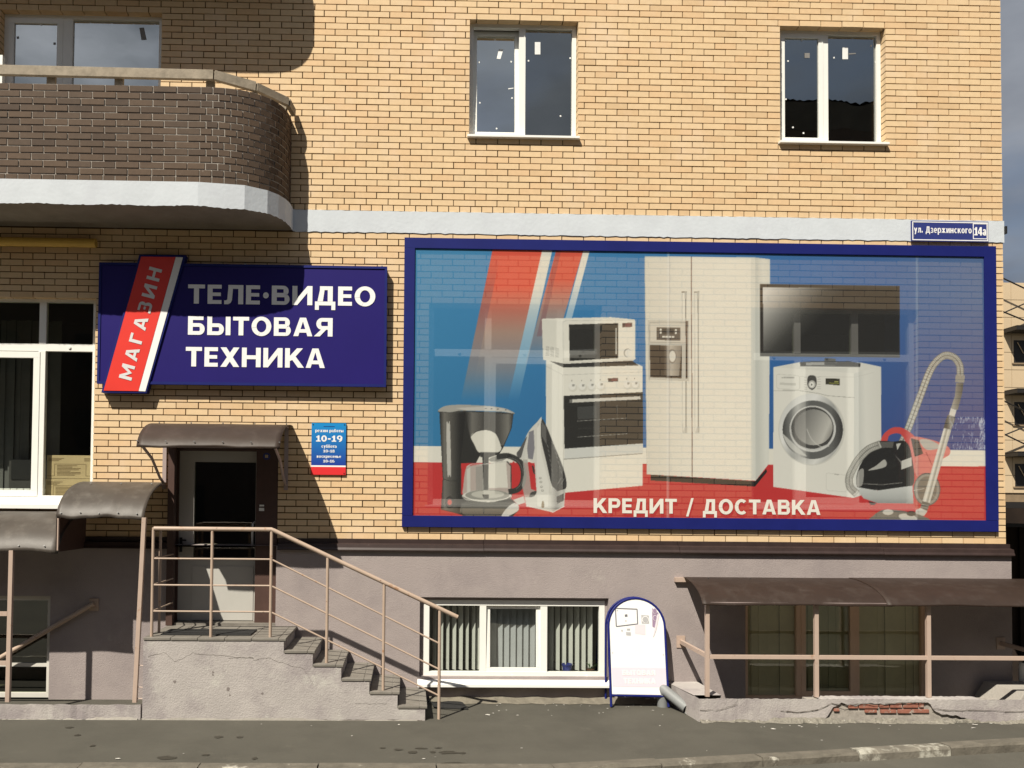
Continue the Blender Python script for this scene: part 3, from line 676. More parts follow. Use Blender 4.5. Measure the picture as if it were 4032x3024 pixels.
def wood_rail():
    zt = BAND1 + 14 * .0765
    c = lambda x, y, D: P(x * .6076, y * .6076, D)
    pts = [c(-900, 440, .72), c(0, 455, .72), c(1386, 493, .70), c(1658, 527, .52), c(1868, 606, .24), c(1905, 690, .04)]
    pts = [Vector((p.x, p.y, p.z)) for p in pts]
    zt_ = pts[1].z
    for p in pts: p.z = zt_ - .002
    pts[3].z -= .03; pts[4].z -= .06; pts[5].z -= .09
    for i, (a, b) in enumerate(zip(pts, pts[1:])):
        d = (b - a).normalized() * .004; MB().bar(a + d, b - d, .05, .105 - .012 * (i > 2)).build('handrail_plank', MAT['wood'], bal, bevel=.004)
    for x, D in ((325, .70), (766, .70), (1360, .66), (1640, .50), (1835, .22), (-120, .70)):
        p = c(x, 540, D); MB().bar((p.x, p.y + .035, zt - .10), (p.x, p.y + .035, zt_ - .03 - (.04 if x > 1500 else 0)), .095, .04, up=(0, 1, 0)).build('rail_post', MAT['wood'], bal, bevel=.004)
    p = c(6, 450, .45); MB().bar((p.x, p.y, 6.2), (p.x, p.y, c(6, 365, .45).z), .06, .06, up=(0, 1, 0)).build('white_post', MAT['pvc'], bal)
wood_rail()
a = P(374, 957, .10); t = MB().tube([(-7, -.10, a.z), (a.x, -.10, a.z), (a.x + .012, -.10, a.z)], .052, 14)
tag(t.build('gas_pipe', MAT['pipe_yellow'], None, smooth=False), 'ochre yellow pipe running along the wall under the balcony', 'pipe')

# ------------------------------------------------------------------ lettering (own bold sans glyphs as polygons)
def ring(cx, cy, rx, ry, sv, sh, a0=0, a1=360, n=28):
    n = max(4, int(n * abs(a1 - a0) / 360)); out = []
    for i in range(n):
        t0, t1 = rad(a0 + (a1 - a0) * i / n), rad(a0 + (a1 - a0) * (i + 1) / n)
        out.append([(cx + rx * math.cos(t0), cy + ry * math.sin(t0)), (cx + rx * math.cos(t1), cy + ry * math.sin(t1)), (cx + (rx - sv) * math.cos(t1), cy + (ry - sh) * math.sin(t1)), (cx + (rx - sv) * math.cos(t0), cy + (ry - sh) * math.sin(t0))])
    return out
def R_(x0, y0, x1, y1): return [(x0, y0), (x1, y0), (x1, y1), (x0, y1)]
def bowl(x0, x1, y0, y1, sv, sh):
    r = (y1 - y0) / 2; rx = min(r * 1.05, x1 - x0 - .02); xm = x1 - rx
    return [R_(x0, y1 - sh, xm, y1), R_(x0, y0, xm, y0 + sh)] + ring(xm, (y0 + y1) / 2, rx, r, sv, sh, -90, 90, 32)
def flip(ps, w): return [[(w - x, y) for x, y in p] for p in ps]
def sc_(ps, kx, ky): return [[(x * kx, y * ky) for x, y in p] for p in ps]
def glyph(c, sv=.28, sh=.20):
    v, h = sv, sh
    if c in 'хнкмтивзжогпьысялд' : 
        ps, w = glyph(c.upper(), sv / .78, sh / .78); return sc_(ps, .78, .76), w * .78
    if c == 'Т': w = .94; return [R_(0, 1 - h, w, 1), R_((w - v) / 2, 0, (w + v) / 2, 1 - h)], w
    if c == 'Е': w = .78; return [R_(0, 0, v, 1), R_(v, 1 - h, w, 1), R_(v, .41, w - .04, .41 + h * .92), R_(v, 0, w, h)], w
    if c == 'Л': w = 1.06; return [R_(w - v, 0, w, 1), R_(.22, 1 - h, w - v, 1), [(.22, 1 - h), (.48, 1 - h), (.43, .2), (.17, .24)], [(.17, .24), (.43, .2), (.36, .06), (.22, -.01), (.0, -.01), (.0, .19), (.1, .19)]], w
    if c == 'В': w = 1.0; return [R_(0, 0, v, 1)] + bowl(v, w - .06, .44, 1, v, h * .92) + bowl(v, w, 0, .58, v, h * .92), w
    if c == 'И': w = 1.12; return [R_(0, 0, v, 1), R_(w - v, 0, w, 1), [(v, .0), (v, .36), (w - v, 1), (w - v, .64)]], w
    if c == 'Д': w = 1.14; return [R_(0, 0, w, h), R_(0, -.24, .22, 0), R_(w - .22, -.24, w, 0), R_(w - .15 - v, h, w - .15, 1), R_(.27, 1 - h, w - .15 - v, 1), [(.27, 1 - h), (.53, 1 - h), (.44, h), (.14, h)]], w
    if c == 'О': w = 1.16; return ring(w / 2, .5, w / 2, .525, v * 1.04, h, 0, 360, 40), w
    if c == 'Б': w = .98; return [R_(0, 0, v, 1), R_(v, 1 - h, w - .08, 1)] + bowl(v, w, 0, .63, v, h), w
    if c == 'Ь': w = .95; return [R_(0, 0, v, 1)] + bowl(v, w, 0, .63, v, h), w
    if c == 'Ы': w = 1.36; return [R_(0, 0, v, 1), R_(w - v, 0, w, 1)] + bowl(v, w - v - .10, 0, .63, v, h), w
    if c == 'А':
        w = 1.12; l = [(0, 0), (.29, 0), (w / 2, .80), (w / 2, 1), (w / 2 - .18, 1)]; return [l] + flip([l], w) + [R_(.25, .19, w - .25, .19 + h * .95)], w
    if c in 'РЯ':
        w = .96 if c == 'Р' else 1.04; ps = [R_(0, 0, v, 1)] + bowl(v, .96, .36, 1, v, h)
        if c == 'Я': ps += [[(.34, .40), (.64, .40), (w + .06, 0), (w - .29, 0)]]; ps = flip(ps, w)
        return ps, w
    if c == 'Х': w = 1.10; d = [(0, 0), (.34, 0), (w, 1), (w - .34, 1)]; return [d] + flip([d], w), w
    if c == 'Ж': w = 1.5; d = [(0, 0), (.34, 0), (w - .05, 1), (w - .38, 1)]; return [d] + flip([d], w) + [R_(w / 2 - v * .45, 0, w / 2 + v * .45, 1)], w
    if c == 'Н': w = 1.10; return [R_(0, 0, v, 1), R_(w - v, 0, w, 1), R_(v, .41, w - v, .41 + h)], w
    if c == 'П': w = 1.10; return [R_(0, 0, v, 1), R_(w - v, 0, w, 1), R_(v, 1 - h, w - v, 1)], w
    if c == 'К': w = 1.06; return [R_(0, 0, v, 1), [(v, .34), (v + .16, .40), (w - .02, 1), (w - .37, 1), (v, .60)], [(v + .04, .52), (v + .26, .66), (w + .05, 0), (w - .30, 0)]], w
    if c == 'М': w = 1.28; l = [(v * .98, 1), (w / 2, .42), (w / 2, .10), (v * .98, .58)]; return [R_(0, 0, v * .98, 1), R_(w - v * .98, 0, w, 1), l] + flip([l], w), w
    if c == 'Г': w = .80; return [R_(0, 0, v, 1), R_(v, 1 - h, w, 1)], w
    if c == 'З': w = .92; return bowl(.08, w - .05, .46, 1.02, v, h * .9)[0:1] + [R_(.25, .43, .5, .43 + h * .8)] + bowl(.1, w - .04, .45, 1.02, v, h * .9)[2:] + bowl(.03, w, -.02, .58, v, h * .9)[1:], w
    if c == 'С': w = 1.0; return ring(.55, .5, .55, .525, v * 1.05, h, 48, 312, 44) , w
    if c == 'р': w = .82; return [R_(0, -.30, v, .76)] + ring(v * .4 + .36, .38, .46, .40, v, h * .85, -130, 130, 32), w
    if c == 'е': w = .84; return ring(.42, .38, .43, .40, v, h * .8, 0, 315, 36) + [R_(.16, .31, .82, .45)], w
    if c == 'а': w = .80; return [R_(w - v, 0, w, .55)] + ring(.40, .50, .40, .27, v * .9, h * .8, 0, 160, 30) + ring(.36, .22, .36, .23, v * .9, h * .7, 60, 330, 30), w
    if c == 'б': w = .86; return ring(.43, .36, .43, .38, v, h * .85) + [[(.0, .36), (.24, .50), (.30, .80), (.14, .80)], R_(.16, .84, .80, 1.02)], w
    if c == 'у': w = .86; return [[(.0, .76), (.30, .76), (.58, .14), (.34, .06)], [(.56, .76), (.86, .76), (.46, -.28), (.17, -.28)]], w
    if c == '1': w = .74; return [R_(.26, 0, .26 + v, 1), R_(.0, 0, .76, h * .85), R_(.04, .66, .27, .84)], w
    if c == '0': w = .94; return ring(w / 2, .5, w / 2, .52, v, h, 0, 360, 36), w
    if c == '9': w = .92; return ring(w / 2, .66, w / 2, .36, v, h * .85, 0, 360, 32) + ring(w / 2 - .06, .5, .52, .52, v, h * .9, -95, 10, 30), w
    if c == '6': ps, w = glyph('9', sv, sh); return [[(w - x, 1 - y) for x, y in p] for p in ps], w
    if c == '8': w = .92; return ring(w / 2, .74, w / 2 - .04, .29, v, h * .8) + ring(w / 2, .27, w / 2, .30, v, h * .8), w
    if c == '4': w = .96; return [R_(.48, 0, .48 + v, 1), R_(0, .20, w, .20 + h * .9), [(0, .20), (.0, .42), (.46, 1), (.56, .80), (.22, .38)]], w
    if c == '-': w = .55; return [R_(.04, .34, .51, .34 + h)], w
    if c == '/': w = .62; return [[(.0, -.18), (.20, -.18), (.62, 1.06), (.42, 1.06)]], w
    if c == '.': w = .34; return [R_(.02, 0, .30, .27)], w
    if c == '·': w = .36; return ring(.18, .48, .16, .16, .159, .159), w
    return [], .45
def layout(s, gap=.14, sv=.28, sh=.20):
    x = 0; ps = []
    for c in s:
        g_, w = glyph(c, sv, sh); ps += [[(px_ + x, py_) for px_, py_ in p] for p in g_]; x += w + gap
    return ps, x - gap
def lettering(s, org, u, v, length, height, m, parent, out=.004, gap=.14, sv=.28, sh=.20, squeeze=None, name='lettering'):
    """text on a plane: org = start of the baseline, u/v = unit directions; scaled to the length given"""
    w = layout(s, gap, sv, sh)[1]; u, v, org = Vector(u), Vector(v), Vector(org); n = u.cross(v).normalized(); x0 = 0
    for c in s:
        ps, gw = glyph(c, sv, sh); mb = MB()
        for i, p in enumerate(ps): mb.poly([org + u * ((x + x0) / w * length) + v * (y * height) + n * (out + (i % 7) * .00025) for x, y in p])
        if ps: mb.build('letter', MAT[m], parent, fix=False)
        x0 += gw + gap

# ------------------------------------------------------------------ shop sign
def shop_sign():
    t = thing('shop_sign', 'dark blue shop sign box with white lettering and a slanted red stripe', 'sign')
    x0, x1, z0, z1, D = -3.60, -.262, 3.655, 5.06, .10
    box('sign_box', MAT['navy_sign'], t, x0, x1, -D, -.02, z0, z1, bevel=.004)
    mb = MB()
    for a in ((x0 - .006, x1 + .006, z0 - .006, z0 + .026), (x0 - .006, x1 + .006, z1 - .022, z1 + .006)): mb.box(a[0], a[1], -D - .010, -D + .03, a[2], a[3])
    mb.box(x0 - .0065, x0 + .022, -D - .009, -D + .03, z0, z1); mb.box(x1 - .022, x1 + .0065, -D - .009, -D + .03, z0, z1); mb.build('edge_trim', MAT['navy'], t)
    q = lambda x, y, D_: P(x * .6076, 900 + y * .6076, D_)
    SD = .125
    o = [q(655, 1062, SD), q(948, 1066, SD), q(1205, 172, SD), q(902, 168, SD)]
    MB().prism([(p.x, p.z) for p in o], -SD + .004, -.021).build('stripe_box', MAT['navy'], t, bevel=.003)
    f = lambda pts, m, nm, d: MB().prism([(q(x, y, SD).x, q(x, y, SD).z) for x, y in pts], -SD - d, -SD + .004 - .0005).build(nm, MAT[m], t)
    f(((672, 1050), (897, 1053), (1138, 185), (915, 182)), 'red_sign', 'red_stripe', .003); f(((899, 1053), (942, 1055), (1185, 187), (1140, 185)), 'white_vinyl', 'white_stripe', .0025)
    def line(s, l, r, top, bot, gap=.15):
        a, b = q(l, bot, D), q(r, bot, D); b2 = q(l, top, D); lettering(s, (a.x, -D, a.z), (1, 0, 0), (0, 0, 1), b.x - a.x, b2.z - a.z, 'white_vinyl', t, gap=gap)
    line('ТЕЛЕ·ВИДЕО', 1218, 2432, 362, 486); line('БЫТОВАЯ', 1218, 2155, 568, 688); line('ТЕХНИКА', 1203, 2105, 767, 893)
    a, b = q(852, 987, SD), q(1052, 268, SD); u = Vector((b.x - a.x, 0, b.z - a.z)); L_ = u.length; u.normalize(); v = Vector((-u.z, 0, u.x))
    lettering('МАГАЗИН', (a.x, -SD - .003, a.z), u, v, L_, .150, 'grey_vinyl', t, gap=.42)
    for x in (890, 1588): p = q(x, 228, D); MB().tube([(p.x, -D + .02, z1), (p.x, -D + .02, z1 + .022)], .010, 8).build('bolt', MAT['steel'], t)
    p = P(1344 - 12 * .6076 + 0, 900 + 240 * .6076, D); MB().tube([(-.32, -D + .02, z1), (-.32, -D + .02, z1 + .022)], .010, 8).build('bolt', MAT['steel'], t)
shop_sign()

# ------------------------------------------------------------------ opening-hours plate, street plate
def gradient_mat(name, c0, c1, z0, z1):
    m = mat(name, c0, rough=.35, var=.0); t = m.node_tree; b = t.nodes['Principled BSDF']
    g_ = t.nodes.new('ShaderNodeNewGeometry'); sp = t.nodes.new('ShaderNodeSeparateXYZ'); mr = t.nodes.new('ShaderNodeMapRange'); mr.inputs[1].default_value = z0; mr.inputs[2].default_value = z1
    x = t.nodes.new('ShaderNodeMix'); x.data_type = 'RGBA'; x.inputs[6].default_value = (*c0, 1); x.inputs[7].default_value = (*c1, 1)
    t.links.new(g_.outputs['Position'], sp.inputs[0]); t.links.new(sp.outputs['Z'], mr.inputs[0]); t.links.new(mr.outputs[0], x.inputs[0]); t.links.new(x.outputs[2], b.inputs['Base Color'])
def hours_sign():
    t = thing('opening_hours_sign', 'small blue opening hours plate with a red bottom strip', 'sign')
    D = .022; q = lambda x, y: P(1180 + x * .1567, 1640 + y * .1567, D); x0, x1, z1, z0 = -1.126, -.722, 3.228, 2.620
    zr, zw = q(700, 1267).z, q(700, 1228).z
    gradient_mat('hours_blue', lin((36, 62, 150)), lin((30, 135, 200)), zw, z1)
    box('plate', MAT['hours_blue'], t, x0, x1, -D, -.002, zw, z1); box('white_strip', MAT['white_vinyl'], t, x0, x1, -D, -.002, zr, zw); box('red_strip', MAT['red_print'], t, x0, x1, -D, -.002, z0, zr)
    for s, l, r, top, bot in (('режим работы', 393, 1098, 315, 390), ('10-19', 412, 1072, 475, 628), ('суббота', 548, 928, 708, 784), ('10-18', 592, 880, 832, 900), ('воскресенье', 430, 1040, 965, 1034), ('10-16', 590, 876, 1085, 1153)):
        a, b, c = q(l, bot), q(r, bot), q(l, top); lettering(s, (a.x, -D, a.z), (1, 0, 0), (0, 0, 1), b.x - a.x, c.z - a.z, 'white_vinyl', t, out=.0015, gap=.13, sv=.30, sh=.21)
    for x, z in ((x0 + .018, z1 - .018), (x1 - .018, z1 - .018), (x1 - .018, z0 + .018)): MB().tube([(x, -D, z), (x, -D - .004, z)], .007, 8).build('screw', MAT['black_plastic'], t)
    a = q(600, 258); box('small_print', MAT['navy'], t, a.x, q(880, 258).x, -D - .001, -D + .0005, a.z, q(600, 244).z)
hours_sign()
def street_sign():
    t = thing('street_name_sign', 'blue street name plate with white border on the white band', 'sign')
    D = .034; q = lambda x, y: P(3560 + x * .1808, 850 + y * .1808, D); x0, x1, z0, z1 = 6.015, 6.952, 5.49, 5.737
    box('plate', MAT['blue_plate'], t, x0, x1, -D, -.019, z0, z1)
    def border(a, b, c, d, w, nm):
        mb = MB(); mb.box(a, b, -D - .002, -D + .001, c, c + w); mb.box(a, b, -D - .002, -D + .001, d - w, d); mb.box(a, a + w, -D - .002, -D + .001, c + w, d - w); mb.box(b - w, b, -D - .002, -D + .001, c + w, d - w); mb.build(nm, MAT['white_vinyl'], t)
    border(x0 + .010, x1 - .006, z0 + .010, z1 - .010, .011, 'border'); nb = q(1497, 300).x; border(nb, q(1812, 300).x, q(1600, 507).z, q(1600, 165).z, .009, 'number_border')
    a, b, c = q(212, 362), q(1470, 362), q(212, 228); lettering('ул. Дзержинского', (a.x, -D, a.z), (1, 0, 0), (0, 0, 1), b.x - a.x, (c.z - a.z) * 1.02, 'white_vinyl', t, out=.002, gap=.16, sv=.30, sh=.17)
    a, b, c = q(1525, 425), q(1785, 425), q(1525, 245); lettering('14а', (a.x, -D, a.z), (1, 0, 0), (0, 0, 1), b.x - a.x, c.z - a.z, 'white_vinyl', t, out=.002, gap=.08, sv=.38, sh=.18)
    for x, y in ((205, 185), (225, 443)): p = q(x, y); MB().tube([(p.x, -D, p.z), (p.x, -D - .003, p.z)], .005, 8).build('screw', MAT['steel'], t)
street_sign()
box('wall_bracket', MAT['black_plastic'], bld, 7.16, 7.185, -.03, .05, 5.60, 5.69)

# ------------------------------------------------------------------ billboard
def billboard():
    t = thing('billboard', 'huge printed banner of household appliances in a navy blue metal frame', 'billboard')
    FD, BDp = .042, .026
    a, b = P(1593, 934.6, FD), P(3933, 2094, FD); x0, x1, z1, z0 = a.x, b.x, a.z, b.z
    ia, ib = P(1634, 978, BDp), P(3882, 2049, BDp); i0, i1, j1, j0 = ia.x, ib.x, ia.z, ib.z
    box('frame_bar', MAT['navy'], t, x0, x1 - .132, -FD, -.004, j1, z1, bevel=.003); box('frame_bar', MAT['navy'], t, x0, x1, -FD, -.004, z0, j0, bevel=.003)
    box('frame_bar', MAT['navy'], t, x0, i0, -FD - .002, -.004, j0 + .001, j1 - .001, bevel=.003); box('frame_bar', MAT['navy'], t, i1, x1, -FD - .002, -.004, j0 + .001, z1 + .004, bevel=.003)
    # the print: painted once into a grid of vertex colours (flat print, no light in it)
    NX, NZ, S = 900, 416, 2
    WX, WZ = NX * S, NZ * S
    img = np.zeros((WZ, WX, 3), np.float32)
    gx, gz = (np.arange(WX) + .5) / WX, (np.arange(WZ) + .5) / WZ       # u right, v down
    def C(T):
        ox, oy, s = T
        def f(x, y):
            p = P(ox + x * s, oy + y * s, BDp); return ((p.x - i0) / (i1 - i0) * WX, (j1 - p.z) / (j1 - j0) * WZ)
        return f
    K5, K6, D4, D5, N = C((1344, 900, .6076)), C((2688, 900, .6076)), C((1600, 1550, 1 / 2.765)), C((3200, 1350, 1 / 2.1829)), C((0, 0, 1))
    FR, OV = C((2500, 1000, .5725)), C((2100, 1200, .4822))
    def c3(c): return np.array(c, np.float32) / 255
    def mask(pts):
        pts = np.array(pts); x0_, x1_ = int(max(0, pts[:, 0].min() - 1)), int(min(WX, pts[:, 0].max() + 2)); y0_, y1_ = int(max(0, pts[:, 1].min() - 1)), int(min(WZ, pts[:, 1].max() + 2))
        if x1_ <= x0_ or y1_ <= y0_: return None
        X, Y = np.meshgrid(np.arange(x0_, x1_) + .5, np.arange(y0_, y1_) + .5); ins = np.zeros(X.shape, bool); n = len(pts)
        for i in range(n):
            (xa, ya), (xb, yb) = pts[i], pts[(i + 1) % n]
            if ya == yb: continue
            ins ^= ((ya > Y) != (yb > Y)) & (X < (xb - xa) * (Y - ya) / (yb - ya) + xa)
        return ins, X, Y, slice(y0_, y1_), slice(x0_, x1_)
    def fill(pts, col, al=1.0, grad=None):
        """grad: (p0, p1, [(t, colour, alpha)...])"""
        r = mask(pts)
        if r is None: return
        ins, X, Y, sy, sx = r
        if grad:
            p0, p1, st = grad; d = np.array(p1) - np.array(p0); tt = ((X - p0[0]) * d[0] + (Y - p0[1]) * d[1]) / (d @ d); ts = [s[0] for s in st]
            cc = np.stack([np.interp(tt, ts, [s[1][k] / 255 for s in st]) for k in range(3)], -1); aa = np.interp(tt, ts, [s[2] for s in st]) * ins
        else: cc = c3(col); aa = ins * al
        aa = aa[..., None].astype(np.float32); img[sy, sx] = img[sy, sx] * (1 - aa) + cc * aa
    def pg(F, pts, col, al=1.0, grad=None):
        fill([F(*p) for p in pts], col, al, (F(*grad[0]), F(*grad[1]), grad[2]) if grad else None)
    def el(F, cx, cy, rx, ry, col, al=1.0, a0=0, a1=360, grad=None, rot=0):
        pts = []
        for i in range(49):
            q = rad(a0 + (a1 - a0) * i / 48); ex, ey = rx * math.cos(q), ry * math.sin(q); pts.append((cx + ex * math.cos(rot) - ey * math.sin(rot), cy + ex * math.sin(rot) + ey * math.cos(rot)))
        pg(F, pts, col, al, grad)
    def ln(F, pts, w, col, al=1.0):
        q = [np.array(F(*p)) for p in pts]; k = abs(F(w, 0)[0] - F(0, 0)[0])
        for a_, b_ in zip(q, q[1:]):
            d = b_ - a_; L_ = np.hypot(*d)
            if L_ < 1e-6: continue
            n = np.array([-d[1], d[0]]) / L_ * k / 2; e = d / L_ * k * .25
            fill([a_ + n - e, b_ + n + e, b_ - n + e, a_ - n - e], col, al)
    def cv(pts, n=10):
        """smooth closed outline through the points"""
        o = []; m_ = len(pts)
        for i in range(m_):
            p0, p1, p2, p3 = [np.array(pts[(i + k) % m_], float) for k in (-1, 0, 1, 2)]
            for k in range(n):
                u = k / n; o.append(tuple(.5 * (2 * p1 + (p2 - p0) * u + (2 * p0 - 5 * p1 + 4 * p2 - p3) * u * u + (3 * p1 - p0 - 3 * p2 + p3) * u ** 3)))
        return o
    def sp(pts, n=10):
        o = []; q = [pts[0]] + list(pts) + [pts[-1]]
        for i in range(1, len(q) - 2):
            p0, p1, p2, p3 = [np.array(q[i + k], float) for k in (-1, 0, 1, 2)]
            for k in range(n):
                u = k / n; o.append(tuple(.5 * (2 * p1 + (p2 - p0) * u + (2 * p0 - 5 * p1 + 4 * p2 - p3) * u * u + (3 * p1 - p0 - 3 * p2 + p3) * u ** 3)))
        return o + [tuple(pts[-1])]
    # background
    U, V_ = np.meshgrid(gx, gz)
    def ramp(t_, st): return np.stack([np.interp(t_, [s[0] for s in st], [s[1][k] / 255 for s in st]) for k in range(3)], -1)
    base = ramp(U, [(0, (56, 136, 188)), (.35, (48, 124, 182)), (.62, (46, 106, 172)), (.8, (54, 98, 160)), (1, (76, 104, 152))])
    dark = ramp(U, [(0, (46, 122, 172)), (.6, (40, 90, 156)), (1, (66, 70, 128))])
    w_ = np.clip((V_ - .15) / .5, 0, 1)[..., None]; img[:] = base * (1 - w_) + dark * w_
    RED, CRM = (200, 48, 48), (236, 232, 218)
    pg(N, ((1600, 1757), (3950, 1775), (3950, 2100), (1600, 2100)), CRM); pg(N, ((1600, 1821), (3950, 1838), (3950, 2100), (1600, 2100)), RED)
    # slanted stripes fading downwards
    def stripe(xt0, xt1, xb0, xb1, c0, c1, yb=1120, a_mid=.9):
        pg(K5, ((xt0, 130), (xt1, 130), (xb1, yb), (xb0, yb)), c0, 1, ((0, 130), (0, yb), [(0, c0, 1), (.25, c0, 1), (.55, c1, .85), (.8, c1, .5), (1, c1, 0)]))
    stripe(984, 1306, 775, 1082, (226, 78, 56), (190, 140, 112)); pg(K5, ((984, 130), (1042, 130), (850, 1050), (790, 1050)), (120, 60, 70), 1, ((0, 130), (0, 1050), [(0, (200, 60, 50), .0), (.3, (120, 70, 80), .45), (1, (60, 110, 150), .0)]))
    stripe(1306, 1372, 1082, 1150, CRM, (170, 200, 215)); stripe(1398, 1574, 1190, 1350, (222, 80, 58), (180, 140, 120), 900); pg(K5, ((1398, 130), (1430, 130), (1300, 700), (1268, 700)), (120, 60, 70), .35); stripe(1574, 1616, 1370, 1412, CRM, (180, 205, 220), 900)
    W0, W1, W2, W3 = (238, 234, 220), (222, 218, 204), (196, 194, 184), (150, 148, 140); BK, BK2 = (26, 26, 26), (44, 43, 42)
    # refrigerator
    pg(FR, ((110, 1520), (830, 1565), (905, 1480), (912, 1500), (828, 1602), (110, 1560)), BK); pg(FR, ((70, 18), (830, 26), (832, 1562), (84, 1518)), W0, 1, ((70, 0), (832, 0), [(0, W1, 1), (.5, W0, 1), (1, W0, 1)]))
    pg(FR, ((830, 26), (932, 38), (924, 1445), (832, 1562)), W1, 1, ((830, 0), (932, 0), [(0, (206, 206, 196), 1), (.5, (226, 225, 214), 1), (1, (222, 220, 208), 1)])); pg(FR, ((800, 30), (850, 30), (850, 1545), (800, 1555)), (205, 207, 198), .45)
    ln(FR, ((389, 22), (397, 1536)), 6, (120, 96, 86)); ln(FR, ((70, 20), (84, 1518)), 4, W2, .7)
    for hx in (340, 425):
        pg(FR, ((hx - 14, 262), (hx + 18, 262), (hx + 18, 1238), (hx - 10, 1238)), W0); ln(FR, ((hx + 12, 270), (hx + 14, 1230)), 8, W3); ln(FR, ((hx - 12, 270), (hx - 9, 1230)), 4, W2); ln(FR, ((hx - 14, 264), (hx + 18, 264)), 8, (110, 106, 98)); pg(FR, ((hx + 2, 262), (hx + 20, 262), (hx + 20, 308), (hx + 2, 308)), W2, .8); pg(FR, ((hx + 6, 1190), (hx + 22, 1190), (hx + 22, 1236), (hx - 10, 1236)), W2, .7)
    pg(FR, ((90, 457), (375, 462), (375, 878), (94, 866)), (200, 196, 184)); pg(FR, ((104, 475), (352, 476), (352, 612), (106, 608)), (214, 208, 194)); ln(FR, ((104, 475), (352, 476), (352, 612), (106, 608), (104, 475)), 3, W3); pg(FR, ((150, 506), (314, 508), (314, 598), (152, 594)), (84, 78, 72)); pg(FR, ((188, 516), (268, 516), (268, 552), (190, 552)), BK2)
    for x_, y_ in ((180, 523), (180, 544), (284, 525), (284, 546)): el(FR, x_, y_, 7, 7, W0)
    for x_ in (191, 212, 234, 255): pg(FR, ((x_, 566), (x_ + 18, 566), (x_ + 18, 577), (x_, 577)), W0)
    pg(FR, ((105, 628), (325, 634), (324, 858), (107, 850)), (50, 42, 36)); pg(FR, ((206, 632), (325, 634), (306, 842), (206, 838)), (170, 160, 146), 1, ((206, 0), (325, 0), [(0, (80, 72, 64), 1), (.25, (190, 182, 168), 1), (1, (120, 112, 102), 1)])); el(FR, 258, 705, 32, 50, (140, 132, 122)); el(FR, 260, 706, 22, 38, (226, 222, 210)); pg(FR, ((350, 462), (366, 462), (364, 860), (352, 858)), (88, 76, 70)); pg(FR, ((352, 632), (364, 632), (362, 858), (352, 858)), (40, 36, 36))
    # stove and microwave
    pg(OV, ((105, 455), (770, 450), (893, 505), (896, 1400), (894, 1480), (250, 1538), (108, 1500)), W0); pg(OV, ((105, 455), (240, 515), (250, 1538), (150, 1400), (108, 1100)), (230, 227, 214)); pg(OV, ((135, 462), (800, 452), (862, 498), (250, 516)), BK2); ln(OV, ((108, 505), (245, 576), (895, 552)), 4, W2); ln(OV, ((241, 576), (250, 1538)), 3, W2)
    for x_, y_ in ((320, 668), (400, 668), (476, 664), (552, 660), (768, 652), (834, 650)): el(OV, x_ + 6, y_ + 12, 36, 34, W1); el(OV, x_, y_, 28, 30, (240, 237, 226)); pg(OV, ((x_, y_ - 16), (x_ + 20, y_ - 16), (x_ + 18, y_ + 2), (x_, y_ + 2)), (140, 138, 130), .8); ln(OV, ((x_ - 4, y_ - 50), (x_ - 4, y_ - 42)), 5, (90, 88, 84))
    pg(OV, ((612, 603), (693, 600), (693, 629), (612, 632)), (64, 50, 48)); pg(OV, ((640, 606), (685, 604), (685, 625), (640, 627)), (140, 70, 72), .7)
    pg(OV, ((250, 746), (897, 716), (899, 1135), (256, 1178)), (38, 37, 35)); pg(OV, ((362, 838), (520, 828), (520, 930), (364, 940)), (62, 62, 60)); ln(OV, ((362, 952), (765, 928)), 4, (150, 148, 140)); ln(OV, ((364, 1083), (768, 1056)), 4, (150, 148, 140)); ln(OV, ((685, 820), (687, 930)), 4, (110, 108, 100)); ln(OV, ((366, 1015), (600, 1002)), 2, (80, 80, 76))
    pg(OV, ((296, 776), (876, 750), (878, 775), (298, 803)), (214, 210, 198)); pg(OV, ((296, 776), (320, 775), (321, 802), (298, 803)), (110, 108, 102)); pg(OV, ((256, 1178), (899, 1135), (896, 1218), (256, 1266)), (218, 218, 210)); ln(OV, ((252, 1264), (893, 1218)), 5, (120, 116, 108))
    pg(OV, ((72, 122), (80, 116), (635, 104), (828, 122), (834, 134), (836, 445), (820, 458), (262, 485), (82, 452)), W0); pg(OV, ((72, 122), (250, 134), (256, 480), (82, 452)), (226, 223, 210)); ln(OV, ((246, 470), (244, 148), (262, 134), (826, 126)), 4, W2); ln(OV, ((250, 478), (826, 448)), 8, W1)
    pg(OV, ((293, 164), (694, 153), (695, 438), (299, 462)), (36, 35, 33)); pg(OV, ((298, 372), (522, 362), (522, 408), (298, 416)), (74, 74, 72)); el(OV, 408, 388, 14, 9, (50, 50, 50)); pg(OV, ((673, 192), (682, 192), (684, 408), (675, 409)), (226, 222, 208)); pg(OV, ((728, 152), (808, 149), (808, 184), (728, 187)), (84, 62, 58)); pg(OV, ((756, 156), (800, 154), (800, 180), (756, 182)), (150, 90, 88), .7); el(OV, 772, 396, 32, 36, (160, 158, 150)); el(OV, 778, 398, 28, 32, (236, 233, 222))
    for cx_ in (104, 142, 182):
        for k in range(9): ln(OV, ((cx_, 344 + k * 9 + (cx_ - 104) * .16), (cx_ + 28, 347 + k * 9 + (cx_ - 104) * .16)), 3, W3)
    # television
    pg(K6, ((502, 362), (1408, 374), (1410, 838), (503, 830)), (44, 40, 37)); pg(K6, ((522, 382), (1404, 390), (1404, 800), (524, 796)), BK, 1, ((522, 430), (800, 690), [(0, (226, 222, 214), 1), (.28, (170, 167, 160), 1), (.75, (60, 59, 56), 1), (1, (34, 33, 32), 1)])); pg(K6, ((503, 798), (1410, 804), (1410, 838), (503, 830)), (58, 58, 56)); ln(K6, ((503, 816), (1408, 824)), 3, (96, 95, 90))
